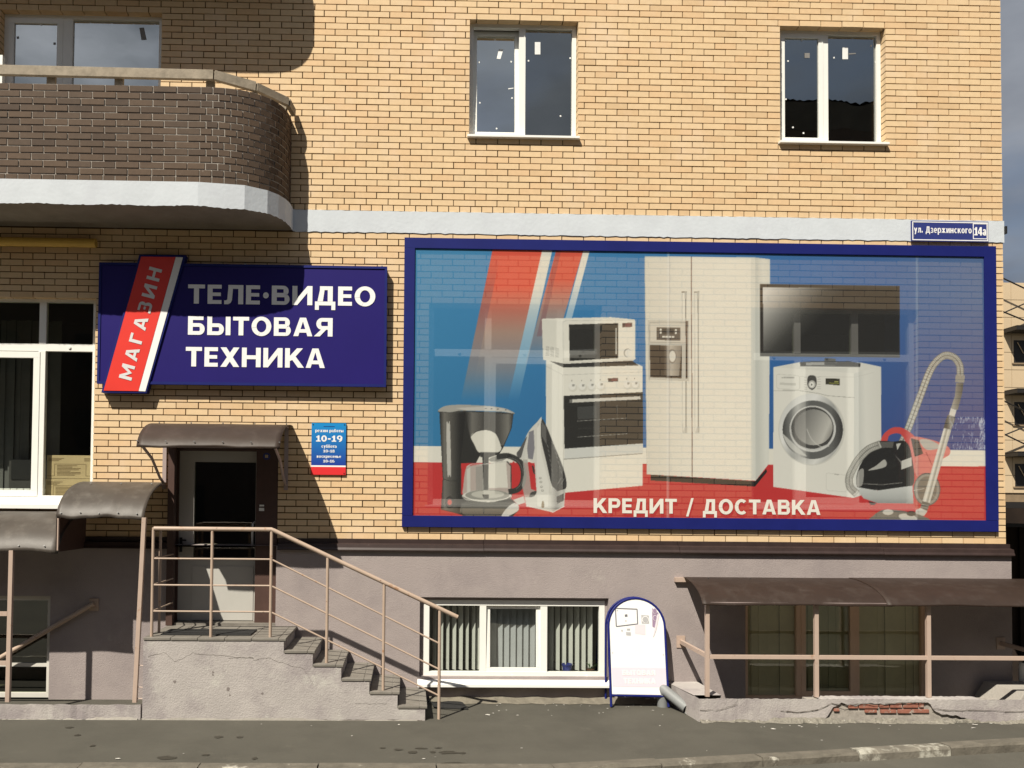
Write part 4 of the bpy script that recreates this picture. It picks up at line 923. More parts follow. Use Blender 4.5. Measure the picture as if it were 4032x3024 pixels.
    # washing machine
    WB = C((3200, 1350, 1 / 2.1829))
    pg(K6, ((590, 900), (760, 868), (1155, 870), (1288, 898), (1288, 1340), (1286, 1690), (1104, 1747), (590, 1676)), (222, 220, 210)); pg(K6, ((590, 900), (1112, 940), (1112, 1747), (590, 1676)), (232, 229, 218)); pg(K6, ((1112, 940), (1288, 898), (1286, 1690), (1112, 1747)), (216, 215, 206), 1, ((1112, 0), (1288, 0), [(0, (208, 208, 200), 1), (.3, (228, 226, 216), 1), (1, (218, 216, 206), 1)]))
    ln(K6, ((592, 1052), (760, 1052), (880, 1070), (945, 1086), (1115, 1098)), 3, W3); ln(K6, ((760, 962), (1112, 966), (1240, 935)), 2, W2); ln(K6, ((612, 948), (612, 1030), (625, 1042), (750, 1046), (760, 1038), (760, 965), (748, 955), (624, 946), (612, 950)), 3, W2)
    for k in range(6): ln(K6, ((645 + k * 14, 968), (654 + k * 14, 968)), 8, W3, .8)
    pg(K6, ((632, 1000), (735, 1004), (735, 1020), (632, 1014)), W2, .8); pg(K6, cv(((838, 952), (866, 966), (868, 1020), (840, 1048), (812, 1022), (812, 966))), (70, 68, 64)); el(K6, 840, 1012, 24, 26, (190, 188, 180)); el(K6, 838, 1014, 16, 18, (236, 234, 224)); pg(K6, ((834, 1006), (844, 1014), (834, 1021)), (60, 60, 58))
    for k in range(6):
        ln(K6, ((790, 968 + k * 15), (806, 970 + k * 15)), 2, W3); ln(K6, ((874, 966 + k * 15), (896, 962 + k * 16)), 2, W3)
    pg(K6, ((928, 972), (1020, 975), (1020, 1019), (928, 1011)), (52, 50, 40)); pg(K6, ((985, 992), (1012, 993), (1012, 998), (985, 997)), (180, 180, 90)); pg(K6, ((950, 1000), (1014, 1003), (1014, 1010), (950, 1006)), (130, 130, 60))
    el(K6, 838, 1305, 216, 232, W2, .6); el(K6, 834, 1302, 206, 230, (214, 212, 204), 1, grad=((640, 1150), (1030, 1450), [(0, (205, 205, 200), 1), (.3, (236, 235, 230), 1), (.55, (160, 160, 156), 1), (.8, (228, 227, 220), 1), (1, (150, 150, 146), 1)])); el(K6, 845, 1306, 196, 190, (60, 59, 57), 1, grad=((655, 1300), (1042, 1300), [(0, (70, 70, 68), 1), (.25, (170, 170, 166), 1), (.45, (90, 90, 88), 1), (.8, (96, 96, 94), 1), (1, (48, 47, 46), 1)]))
    el(K6, 845, 1300, 196, 182, (196, 195, 188), 1, 100, 170); el(K6, 845, 1300, 150, 150, (210, 209, 204)); el(K6, 843, 1298, 138, 140, (66, 65, 63)); el(K6, 850, 1290, 124, 116, (150, 148, 142), 1, grad=((730, 1250), (970, 1360), [(0, (96, 95, 92), 1), (.45, (150, 148, 142), 1), (.8, (196, 193, 184), 1), (1, (120, 118, 112), 1)])); ln(K6, sp(((700, 1270), (712, 1350), (760, 1410), (850, 1434), (940, 1404))), 8, (196, 195, 190)); ln(K6, sp(((806, 1300), (840, 1370), (900, 1416), (950, 1412))), 4, (210, 208, 200))
    ln(D5, ((120, 1128), (120, 1260), (135, 1272), (285, 1284), (292, 1270)), 3, W2); ln(D5, ((120, 1126), (135, 1122), (292, 1140)), 3, W2); ln(D5, ((190, 1132), (225, 1136)), 5, W3)
    pg(K6, ((762, 868), (850, 862), (1080, 862), (1155, 876), (1152, 900), (764, 894)), (48, 48, 48)); pg(K6, ((800, 870), (1000, 866), (990, 888), (800, 888)), (150, 150, 146)); pg(K6, ((920, 843), (992, 845), (996, 888), (922, 886)), (50, 52, 54))
    # coffee maker
    DK, DK2, DK3, GR = (40, 39, 37), (64, 62, 58), (92, 90, 84), (128, 126, 118)
    pg(D4, ((362, 195), (640, 188), (1172, 215), (1150, 380), (1060, 590), (1010, 670), (820, 650), (760, 760), (600, 760), (600, 1100), (1140, 1140), (1230, 1270), (1160, 1340), (1030, 1356), (690, 1352), (560, 1310), (380, 1265), (400, 930)), DK)
    pg(D4, ((370, 200), (650, 195), (620, 520), (590, 760), (570, 1300), (382, 1262), (404, 930)), DK2, 1, ((370, 0), (660, 0), [(0, (44, 43, 41), 1), (.16, (112, 108, 100), 1), (.5, (70, 68, 63), 1), (.75, (34, 33, 32), 1), (1, (28, 27, 26), 1)]))
    pg(D4, cv(((350, 195), (420, 140), (590, 124), (900, 138), (1080, 165), (1180, 212), (1160, 225), (1040, 200), (640, 186), (480, 205))), (168, 165, 156)); pg(D4, ((545, 160), (900, 140), (1080, 168), (1170, 215), (1040, 196), (650, 186)), (198, 195, 186)); ln(D4, ((350, 200), (480, 212), (640, 194), (1040, 208), (1176, 224)), 9, (70, 68, 64)); pg(D4, ((650, 200), (1168, 228), (1140, 385), (1060, 570), (1030, 560), (980, 450), (880, 400), (760, 420), (700, 470), (672, 360)), DK2, 1, ((660, 0), (1160, 0), [(0, (48, 47, 45), 1), (.12, (110, 107, 100), 1), (.4, (62, 60, 57), 1), (.7, (74, 72, 68), 1), (.9, (120, 117, 109), 1), (1, (60, 58, 55), 1)]))
    for x_, y_ in ((868, 165), (930, 168), (1000, 172), (1085, 180)): el(D4, x_, y_, 11, 5, (80, 78, 74))
    pg(D4, cv(((705, 466), (770, 415), (880, 398), (970, 432), (1015, 510), (1040, 588), (1004, 640), (880, 640), (792, 640), (745, 560))), (228, 224, 210)); ln(D4, sp(((705, 466), (770, 415), (880, 398), (970, 432), (1015, 510), (1040, 588))), 6, (40, 40, 38)); pg(D4, ((805, 640), (1005, 644), (985, 672), (900, 700), (900, 1140), (830, 1130), (835, 700), (806, 690)), (60, 58, 56))
    pg(D4, cv(((440, 345), (462, 333), (478, 345), (490, 870), (472, 886), (450, 872)), 4), (196, 192, 182)); ln(D4, ((404, 932), (470, 952), (560, 950)), 5, (36, 36, 34)); el(D4, 474, 1188, 46, 66, (52, 50, 48)); el(D4, 474, 1186, 38, 52, (84, 80, 76)); el(D4, 474, 1186, 24, 30, (214, 96, 84))
    # carafe
    pg(D4, cv(((655, 810), (720, 785), (850, 770), (1090, 740), (1140, 800), (1150, 1000), (1130, 1110), (900, 1170), (640, 1120), (625, 1000)), 5), (186, 183, 172), .92); pg(D4, ((900, 770), (1090, 745), (1110, 1030), (900, 1030)), (226, 222, 208)); pg(D4, ((830, 690), (900, 690), (892, 1130), (850, 1130)), (54, 53, 51)); pg(D4, ((660, 830), (700, 800), (700, 1090), (665, 1080)), (210, 207, 196)); pg(D4, ((760, 800), (835, 790), (835, 1090), (760, 1080)), (150, 148, 140), .7); ln(D4, sp(((660, 800), (720, 770), (850, 770), (1000, 755), (1085, 705))), 7, (216, 212, 202)); ln(D4, ((1100, 742), (1142, 790), (1146, 1120)), 12, (66, 65, 62)); el(D4, 880, 1120, 270, 70, (222, 218, 206)); el(D4, 885, 1108, 240, 58, (150, 148, 138)); el(D4, 890, 1100, 180, 42, (196, 193, 180)); ln(D4, sp(((610, 1125), (720, 1170), (900, 1188), (1050, 1170), (1140, 1130))), 8, (90, 88, 82)); pg(D4, ((830, 1100), (900, 1100), (900, 1150), (850, 1150)), (60, 58, 55))
    pg(D4, cv(((900, 720), (950, 690), (1030, 680), (1090, 700), (1060, 730), (980, 745), (920, 740))), (150, 148, 140)); hd = sp(((1000, 690), (1100, 680), (1190, 710), (1255, 770), (1280, 880), (1262, 990), (1210, 1050), (1130, 1070))); ln(D4, hd, 60, (52, 51, 49)); pg(D4, cv(((1105, 690), (1118, 655), (1140, 665), (1150, 700))), (40, 39, 38)); ln(D4, sp(((1120, 700), (1220, 740), (1275, 860), (1255, 980), (1200, 1040))), 8, (96, 94, 90))
    pg(D4, ((600, 1200), (700, 1170), (900, 1195), (1140, 1140), (1230, 1230), (1030, 1356), (690, 1352), (585, 1290)), (84, 82, 76), 1, ((0, 1180), (0, 1350), [(0, (58, 57, 54), 1), (.5, (108, 105, 97), 1), (1, (60, 58, 55), 1)])); pg(D4, cv(((1035, 1350), (1080, 1270), (1160, 1200), (1215, 1210), (1228, 1265), (1170, 1310), (1090, 1345))), (214, 212, 204))
    # iron
    pg(D4, cv(((1475, 272), (1420, 320), (1335, 415), (1270, 560), (1235, 690), (1255, 720), (1320, 700), (1330, 640)), 6), (210, 208, 198)); pg(D4, ((1475, 272), (1340, 420), (1290, 700), (1400, 760), (1420, 1060), (1345, 1130), (1290, 1130), (1310, 1230), (1600, 1296), (1720, 1230), (1735, 1060), (1600, 1000)), (218, 215, 204)); pg(D4, ((1340, 420), (1390, 400), (1400, 600), (1380, 720), (1330, 710), (1318, 600)), (128, 126, 132)); ln(D4, ((1440, 330), (1430, 560), (1490, 900), (1540, 1240)), 5, (170, 168, 160)); pg(D4, ((1425, 380), (1455, 340), (1470, 640), (1560, 1000), (1545, 1240), (1430, 1230), (1425, 900)), (232, 229, 218))
    pg(D4, cv(((1215, 690), (1205, 650), (1240, 600), (1300, 490), (1316, 480), (1280, 600), (1250, 700))), (84, 82, 80)); pg(D4, cv(((1322, 760), (1380, 770), (1400, 880), (1416, 1000), (1400, 1058), (1355, 1030), (1330, 900))), RED); pg(D4, cv(((1155, 770), (1190, 758), (1225, 860), (1215, 960), (1160, 1030))), RED); pg(D4, cv(((1372, 790), (1392, 800), (1405, 880), (1385, 860))), (50, 48, 46)); pg(D4, ((1270, 720), (1322, 720), (1345, 900), (1360, 1040), (1420, 1065), (1345, 1130), (1290, 1130), (1262, 1000), (1285, 880)), (176, 174, 164), .85); pg(D4, cv(((1345, 1130), (1360, 1080), (1420, 1065), (1400, 1115))), (70, 68, 64))
    pg(D4, cv(((1478, 285), (1530, 360), (1610, 560), (1700, 780), (1745, 950), (1735, 1040), (1650, 1065), (1590, 1010), (1530, 760), (1470, 480)), 6), (52, 51, 49)); pg(D4, ((1475, 300), (1525, 370), (1530, 560), (1475, 460)), (110, 108, 104), .8)
    for k in range(7): ln(D4, ((1590 + k * 16, 530 + k * 52), (1610 + k * 14, 560 + k * 52)), 6, (140, 138, 132)); ln(D4, ((1535 + k * 10, 560 + k * 52), (1550 + k * 9, 590 + k * 52)), 6, (120, 118, 112))
    ln(D4, ((1650, 990), (1690, 920)), 7, (130, 128, 122)); ln(D4, ((1690, 990), (1720, 930)), 7, (130, 128, 122)); pg(D4, ((1590, 1010), (1650, 1066), (1735, 1040), (1722, 1230), (1600, 1290), (1545, 1240)), (196, 194, 184), 1, ((1560, 0), (1730, 0), [(0, (216, 213, 203), 1), (.4, (150, 148, 142), 1), (1, (204, 202, 192), 1)])); pg(D4, ((1640, 1125), (1715, 1090), (1715, 1170), (1645, 1202)), (58, 56, 54)); pg(D4, cv(((1475, 1240), (1478, 1190), (1492, 1170), (1503, 1200), (1503, 1242)), 4), (140, 120, 90)); pg(D4, ((1165, 1160), (1280, 1120), (1300, 1190), (1220, 1215)), (214, 210, 200)); ln(D4, ((1310, 1228), (1450, 1250), (1600, 1294), (1722, 1230)), 8, (240, 238, 228))
    for k, (x_, y_) in enumerate(((1462, 922), (1468, 965), (1475, 1018), (1484, 1058))): el(D4, x_, y_, 14, 12, (150, 148, 140)); el(D4, x_, y_ - 2, 8, 7, (226, 223, 212))
    # vacuum cleaner
    HS = (196, 194, 184)
    def hose(F, pts, w):
        q = sp(pts, 14); ln(F, q, w, (120, 118, 110)); ln(F, q, w * .82, HS)
        for i in range(0, len(q) - 1, 2):
            a_, b_ = np.array(q[i]), np.array(q[i + 1]); d = b_ - a_; n = np.array([-d[1], d[0]]) / (np.hypot(*d) + 1e-6) * w * .45; ln(F, (tuple(a_ - n), tuple(a_ + n)), w * .085, (120, 118, 110))
        ln(F, q, w * .10, (96, 94, 88))
    hose(D5, ((770, 860), (830, 720), (920, 480), (1000, 270), (1060, 170), (1140, 112), (1220, 130), (1265, 195), (1272, 280)), 62)
    pg(D5, ((1232, 278), (1312, 282), (1306, 345), (1228, 340)), (150, 146, 136)); pg(D5, ((1236, 345), (1300, 348), (1290, 430), (1250, 580), (1190, 565), (1225, 460)), (120, 116, 106), 1, ((1200, 0), (1300, 0), [(0, (160, 156, 146), 1), (.5, (112, 108, 100), 1), (1, (70, 68, 62), 1)])); pg(D5, ((1190, 565), (1240, 580), (1222, 640), (1172, 630)), (222, 219, 208)); pg(D5, ((1165, 620), (1230, 640), (1215, 700), (1190, 755), (1128, 735), (1145, 670)), (110, 106, 98), 1, ((1140, 0), (1225, 0), [(0, (70, 68, 64), 1), (.4, (150, 147, 138), 1), (1, (84, 82, 76), 1)]))
    pg(D5, cv(((590, 850), (610, 790), (680, 735), (760, 730), (850, 780), (905, 850), (950, 960), (920, 1240), (860, 1250), (850, 1050), (820, 900), (770, 800), (720, 780), (660, 800), (640, 850)), 6), (206, 70, 66)); pg(D5, cv(((840, 820), (1000, 830), (1160, 890), (1180, 960), (1100, 1020), (1050, 1150), (900, 1150), (860, 1000)), 6), (222, 124, 116)); pg(D5, cv(((920, 840), (1000, 835), (1090, 880), (1085, 910), (980, 920)), 6), (190, 186, 178)); pg(D5, ((845, 822), (915, 840), (952, 955), (880, 982)), (66, 62, 60)); ln(D5, ((975, 940), (1030, 1055)), 4, (130, 50, 48))
    pg(D5, cv(((560, 850), (700, 850), (800, 850), (850, 960), (858, 1240), (600, 1270), (430, 1250), (380, 1230), (385, 1120), (440, 1000), (500, 920)), 6), (34, 33, 33)); pg(D5, ((760, 1020), (852, 985), (855, 1060), (765, 1092)), (206, 204, 194)); pg(D5, ((705, 962), (765, 1022), (765, 1090), (755, 1030)), (110, 108, 104)); pg(D5, ((720, 870), (762, 865), (730, 925)), (200, 198, 190)); pg(D5, cv(((480, 1100), (545, 1060), (620, 1005), (628, 1068)), 4), (176, 174, 166)); pg(D5, ((570, 855), (700, 852), (690, 905), (575, 905)), (88, 86, 82)); ln(D5, ((405, 1212), (600, 1222), (770, 1205)), 6, (120, 118, 112)); pg(D5, ((365, 1240), (560, 1272), (860, 1230), (870, 1385), (560, 1380), (440, 1340)), (196, 198, 194), 1, ((0, 1240), (0, 1385), [(0, (206, 207, 202), 1), (.6, (180, 182, 178), 1), (1, (140, 141, 138), 1)]))
    pg(D5, cv(((395, 1110), (440, 1090), (430, 1220), (380, 1230)), 4), (150, 148, 142)); hose(D5, ((570, 880), (480, 920), (400, 1000), (350, 1080), (318, 1160), (325, 1240), (370, 1290)), 66); pg(D5, ((480, 1362), (550, 1380), (530, 1398), (500, 1395)), (40, 38, 38)); el(D5, 985, 1262, 115, 142, (96, 94, 90)); el(D5, 985, 1262, 106, 132, (150, 146, 136)); el(D5, 985, 1262, 84, 112, (120, 112, 102)); ln(D5, ((870, 1272), (960, 1255)), 5, (200, 196, 186)); ln(D5, ((1010, 1290), (1080, 1350)), 4, (170, 166, 156))
    pg(D5, ((1130, 735), (1195, 750), (1010, 1380), (945, 1365)), (226, 223, 210), 1, ((1040, 1000), (1115, 1022), [(0, (196, 193, 182), 1), (.35, (236, 233, 222), 1), (.6, (150, 147, 136), 1), (.75, (226, 222, 210), 1), (1, (190, 187, 176), 1)])); pg(D5, ((945, 1362), (1010, 1380), (985, 1450), (925, 1432)), (96, 94, 88)); ln(D5, ((940, 1390), (1000, 1402)), 6, (160, 158, 150)); ln(D5, ((932, 1412), (994, 1424)), 6, (160, 158, 150)); pg(D5, ((890, 1440), (930, 1420), (990, 1450), (960, 1490), (880, 1480)), (206, 203, 192))
    pg(D5, cv(((522, 1490), (600, 1440), (700, 1438), (850, 1460), (970, 1500), (975, 1530), (520, 1530)), 5), (110, 107, 100)); el(D5, 650, 1458, 46, 24, (206, 203, 192)); pg(D5, cv(((745, 1480), (830, 1470), (890, 1500), (890, 1522), (770, 1520)), 5), (206, 203, 192)); el(D5, 850, 1470, 40, 22, (70, 68, 64))
    # weathered patch at the lower right: the print has flaked off in streaks
    rs = np.random.RandomState(5)
    for k in range(230):
        x_ = 1170 + 330 * rs.rand() ** .6; y_ = rs.choice((650, 880)) + rs.randn() * 60
        if rs.rand() < .35: x_, y_ = 1440 + rs.rand() * 55, 640 + rs.rand() * 270
        y_ = min(max(y_, 640), 905); l_ = 8 + rs.rand() * 34; ln(D5, ((x_, y_), (x_ + rs.randn() * 6, min(y_ + l_, 918))), 2.5 + rs.rand() * 4, (196, 204, 222), .35 + .5 * rs.rand())
    # welded seams of the banner
    for x_, al in ((2632, .35), (3612, .22)): ln(N, ((x_, 985), (x_ - 2, 2050)), 9, (236, 236, 230), al); ln(N, ((x_ + 6, 985), (x_ + 4, 2050)), 3, (120, 120, 130), .25)
    img[:] = img * .90 + .10 * np.array((.74, .76, .76), np.float32)
    small = img.reshape(NZ, S, NX, S, 3).mean((1, 3))
    vc = np.zeros((NZ + 1, NX + 1, 3), np.float32); pad = np.pad(small, ((1, 1), (1, 1), (0, 0)), mode='edge')
    # vertex (i, j) is shared by four cells; colour it by the nearest cell so edges stay crisp
    vc[:] = pad[1:NZ + 2, 1:NX + 2]
    lc = np.where(vc <= .04045, vc / 12.92, ((vc + .055) / 1.055) ** 2.4)
    xs = i0 + (i1 - i0) * np.arange(NX + 1) / NX; zs = j1 - (j1 - j0) * np.arange(NZ + 1) / NZ
    X, Z = np.meshgrid(xs, zs); rip = .0015 * np.sin(X * 2.1 + .6 * np.sin(Z * 1.7)) * np.sin((Z - j0) * 1.1)
    co = np.stack([X, -BDp + rip, Z], -1).reshape(-1, 3).astype(np.float32)
    idx = np.arange((NZ + 1) * (NX + 1)).reshape(NZ + 1, NX + 1); quads = np.stack([idx[1:, :-1], idx[1:, 1:], idx[:-1, 1:], idx[:-1, :-1]], -1).reshape(-1, 4)
    me = bpy.data.meshes.new('banner'); me.vertices.add(len(co)); me.vertices.foreach_set('co', co.ravel()); me.loops.add(quads.size); me.loops.foreach_set('vertex_index', quads.ravel().astype(np.int32))
    me.polygons.add(len(quads)); me.polygons.foreach_set('loop_start', np.arange(0, quads.size, 4, dtype=np.int32)); me.update(calc_edges=True)
    ca = me.color_attributes.new('print', 'FLOAT_COLOR', 'POINT'); ca.data.foreach_set('color', np.concatenate([lc.reshape(-1, 3), np.ones((len(co), 1), np.float32)], 1).ravel().astype(np.float32))
    m = bpy.data.materials.new('banner_mesh'); m.use_nodes = True; tr = m.node_tree; b_ = tr.nodes['Principled BSDF']; o_ = tr.nodes['Material Output']
    at = tr.nodes.new('ShaderNodeAttribute'); at.attribute_name = 'print'; b_.inputs['Roughness'].default_value = .5; b_.inputs['Specular IOR Level'].default_value = .25
    k_ = tr.nodes.new('ShaderNodeMix'); k_.data_type = 'RGBA'; k_.blend_type = 'MULTIPLY'; k_.inputs[0].default_value = 1; k_.inputs[7].default_value = (.93, .965, 1.0, 1); tr.links.new(at.outputs['Color'], k_.inputs[6]); tr.links.new(k_.outputs[2], b_.inputs['Base Color'])
    tp = tr.nodes.new('ShaderNodeBsdfTransparent'); tl = tr.nodes.new('ShaderNodeBsdfTranslucent'); tr.links.new(k_.outputs[2], tl.inputs[0])
    m1 = tr.nodes.new('ShaderNodeMixShader'); m1.inputs[0].default_value = .15; m2 = tr.nodes.new('ShaderNodeMixShader'); m2.inputs[0].default_value = .28
    tr.links.new(b_.outputs[0], m1.inputs[1]); tr.links.new(tl.outputs[0], m1.inputs[2]); tr.links.new(m1.outputs[0], m2.inputs[1]); tr.links.new(tp.outputs[0], m2.inputs[2]); tr.links.new(m2.outputs[0], o_.inputs[0])
    me.materials.append(m); o = bpy.data.objects.new('banner', me); COL.objects.link(o); o.parent = t
    q = lambda x, y: P(x * 1.8228, y * 1.8228, BDp)
    MAT['banner_white'] = mat('banner_white', (.66, .64, .58), rough=.5, var=.02)
    a, b, c = q(1282, 1108), q(1772, 1110), q(1282, 1076); lettering('КРЕДИТ / ДОСТАВКА', (a.x, -BDp - .0016, a.z), (1, 0, 0), (0, 0, 1), b.x - a.x, (c.z - a.z), 'banner_white', t, out=.0015, gap=.15)
    a, b, c = P(3200 + 248 / 2.1829, 1350 + 452 / 2.1829, BDp), P(3200 + 318 / 2.1829, 1350 + 452 / 2.1829, BDp), P(3200 + 248 / 2.1829, 1350 + 428 / 2.1829, BDp)
billboard()

# ------------------------------------------------------------------ awnings
def awning_sheet(t, xa, xb, D0, D1, zt, zl, lean=(0, 0), n=18, nx=24, sag=.006, m='awning', turn=82):
    """curved sheet from the wall (D0, zt) to the lip (D1, zl)"""
    T = rad(turn); mb = MB(); th = .006
    for side in (0, 1):
        for j in range(nx + 1):
            u = j / nx; xw, xf = xa + (xb - xa) * u, (xa + lean[0]) + (xb + lean[1] - xa - lean[0]) * u
            wob = sag * (math.sin(u * 9.4 + xa) + .5 * math.sin(u * 23 + 1))
            for i in range(n + 1):
                a = T * i / n; f = math.sin(a) / math.sin(T); g_ = (1 - math.cos(a)) / (1 - math.cos(T))
                D = D0 + (D1 - D0) * f; z_ = zt + (zl - zt) * g_ + wob * (i / n); x = xw + (xf - xw) * f
                nd, nz_ = math.sin(a), math.cos(a)
                mb.v.append((x, -(D - side * th * nd), z_ - side * th * nz_))
    m_ = (nx + 1) * (n + 1); idx = lambda s, j, i: s * m_ + j * (n + 1) + i
    for j in range(nx):
        for i in range(n):
            mb.f.append((idx(0, j, i), idx(0, j, i + 1), idx(0, j + 1, i + 1), idx(0, j + 1, i))); mb.f.append((idx(1, j, i), idx(1, j + 1, i), idx(1, j + 1, i + 1), idx(1, j, i + 1)))
        mb.f.append((idx(0, j, n), idx(1, j, n), idx(1, j + 1, n), idx(0, j + 1, n)))
    for j in (0, nx):
        for i in range(n): mb.f.append((idx(0, j, i), idx(1, j, i), idx(1, j, i + 1), idx(0, j, i + 1)))
    o = mb.build('sheet', MAT[m], t, smooth=True); return o
def ribs(t, xs, D0, D1, zt, zl, m='bracket_paint', off=.02):
    for x in xs:
        pts = []
        for i in range(13):
            a = rad(82) * i / 12; pts.append((x, -(D0 + (D1 - D0) * math.sin(a) / math.sin(rad(82)) - off * math.sin(a)), zt + (zl - zt) * (1 - math.cos(a)) / (1 - math.cos(rad(82))) - off * math.cos(a)))
        MB().tube(pts, .011, 6).build('rib', MAT[m], t)
def rivets(t, pts):
    for p in pts: MB().tube([p, (p[0], p[1] - .006, p[2] + .004)], .008, 8).build('rivet', MAT['black_plastic'], t)
def door_awning():
    t = thing('door_awning', 'brown curved awning on brackets above the shop door', 'awning')
    xa, xb, D, zt, zl = -2.94, -1.352, .95, 3.195, 2.865
    awning_sheet(t, xa, xb, .0, D, zt, zl, lean=(.075, .0)); ribs(t, (xa + .25, xb - .05), 0, D, zt, zl)
    MB().bar((xa + .12, -D + .03, zl + .012), (xb - .06, -D + .03, zl + .012), .025, .03).build('front_bar', MAT['bracket_paint'], t)
    for x in (-2.735 - .10, -1.42):
        box('wall_bar', MAT['bracket_paint'], t, x - .022, x + .022, -.03, -.002, zt - .76, zt - .02)
        MB().tube([(x, -D + .06, zl + .03), (x, -.50, zl - .10), (x, -.20, zl - .30), (x, -.02, zt - .70)], .016, 8).build('strut', MAT['bracket_paint'], t)
    rivets(t, [(xa + .08 + k * .30, -D * .985, zl + .06) for k in range(6)] + [(xa + .12 + k * .36, -.30, zt - .012) for k in range(5)])
door_awning()
def low_awnings():
    t = thing('side_awning', 'short brown curved awning left of the stairs, above a lower one', 'awning')
    xa, xb, D, zt, zl = -3.74, -2.80, .86, 2.515, 2.105
    awning_sheet(t, xa, xb, .0, D, zt, zl, lean=(.01, .0), m='awning_worn', sag=.012); ribs(t, (xa + .04, xb - .02), 0, D, zt, zl)
    a, b = P(569, 2016, .84), P(531, 2767, .84)
    MB().bar((a.x, -.84, zl + .01), (b.x, -.84, .155), .044, .044, up=(0, 1, 0)).build('post', MAT['post_paint'], t, bevel=.003)
    for z, l in ((.55, .10), (.32, .10), (.20, .1)): MB().tube([(b.x, -.84, z), (b.x + l, -.84, z - .01)], .006, 6).build('tie_rod', MAT['post_paint'], t)
    rivets(t, [(xa + .06 + k * .2, -D * .985, zl + .05 + .01 * (k % 2)) for k in range(5)] + [(xa + .18 + k * .34, -.35, zt - .03) for k in range(3)])
    sp_ = []
    for i in range(13): a_ = rad(82) * i / 12; sp_.append((-3.725, -D * math.sin(a_) / math.sin(rad(82)), zt - .01 + (zl - zt) * (1 - math.cos(a_)) / (1 - math.cos(rad(82)))))
    MB().poly(sp_ + [(-3.725, -D, 1.74), (-3.725, -.05, 1.74)]).build('end_panel', MAT['brown_metal'], t, fix=False)
    t = thing('side_awning', 'lowest brown curved awning at the left edge under the shop window', 'awning')
    zt2, zl2 = 2.165, 1.735
    awning_sheet(t, -5.9, -3.70, .0, D, zt2, zl2, m='awning_worn', sag=.012); ribs(t, (-3.73, -4.9), 0, D, zt2, zl2, 'rail_paint')
    MB().bar((-4.195, -.84, zl2 + .02), (-4.20, -.84, .155), .044, .044, up=(0, 1, 0)).build('post', MAT['post_paint'], t, bevel=.003)
    MB().bar((-3.715, -.835, zl2 + .02), (-3.715, -.835, zl + .0), .02, .03, up=(0, 1, 0)).build('upright', MAT['post_paint'], t)
    for y in (2274 + 315 / 2.212, 2274 + 745 / 2.212):
        z = P(20, y, .84).z; MB().bar((-6, -.84, z), (-4.225, -.84, z), .03, .045).build('rail', MAT['post_paint'], t)
    rivets(t, [(-5.2 + k * .27, -D * .985, zl2 + .07) for k in range(6)])
    t = thing('wall_handrail', 'pink handrail slanting down the shaded stucco wall at the left', 'handrail')
    a, b = P(370, 2376, .11), P(-30, 2608, .11)
    MB().tube([a, b], .028, 12).build('tube', MAT['rail_paint'], t, smooth=True); c = P(372, 2380, .06); box('wall_plate', MAT['rail_paint'], t, c.x - .05, c.x + .05, -.085, -.06, c.z - .07, c.z + .07); MB().tube([(c.x, -.085, c.z), (c.x - .005, -.125, c.z)], .024, 10).build('elbow', MAT['rail_paint'], t)
low_awnings()
def right_awning():
    t = thing('basement_awning', 'long brown curved awning on pink posts above the basement entrance', 'awning')
    xa, xb, D, zt, zl = 3.255, 7.75, .95, 1.458, 1.235
    awning_sheet(t, xa, 5.30, .06, D, zt, zl, nx=40, lean=(-.09, -.06), sag=.004, m='awning_right'); awning_sheet(t, 5.22, xb, .062, D + .004, zt + .006, zl + .004, nx=40, lean=(-.06, -.10), sag=.005, m='awning_right')
    p = P(2600 + 110 / 1.545, 2100 + 284 / 1.545, .09); MB().bar((p.x - .04, -.085, zt - .03), (xb, -.085, zt - .03), .05, .05).build('wall_beam', MAT['post_paint'], t)
    for x in (3.245, 4.43, 5.655, 6.95): MB().bar((x, -.86, zl + .02), (x, -.86, .246), .042, .042, up=(0, 1, 0)).build('post', MAT['post_paint'], t, bevel=.003)
    z = P(3000, 2100 + 752 / 1.545, .86).z; MB().bar((3.27, -.86, z), (7.9, -.86, z), .036, .042).build('rail', MAT['post_paint'], t, bevel=.002)
    for x0_, x1_ in ((3.245, 3.245), (7.05, 7.05)):
        MB().bar((x0_ - .02, -.062, z + .03), (x1_, -.84, z + .01), .035, .045).build('side_rail', MAT['post_paint'], t); box('wall_plate', MAT['post_paint'], t, x0_ - .07, x0_ + .03, -.07, -.058, z - .04, z + .10)
    MB().bar((xa, -D + .03, zl + .02), (xb, -D + .03, zl + .02), .02, .02).build('front_bar', MAT['bracket_paint'], t)
    rivets(t, [(3.5 + k * .44 + (k % 3) * .05, -.20, zt - .004) for k in range(9)])
right_awning()

def walk(n, lo, hi):
    o = [random.uniform(lo, hi)]
    for _ in range(n - 1): o.append(min(hi, max(lo, o[-1] + random.uniform(-.45, .45) * (hi - lo))))
    return o
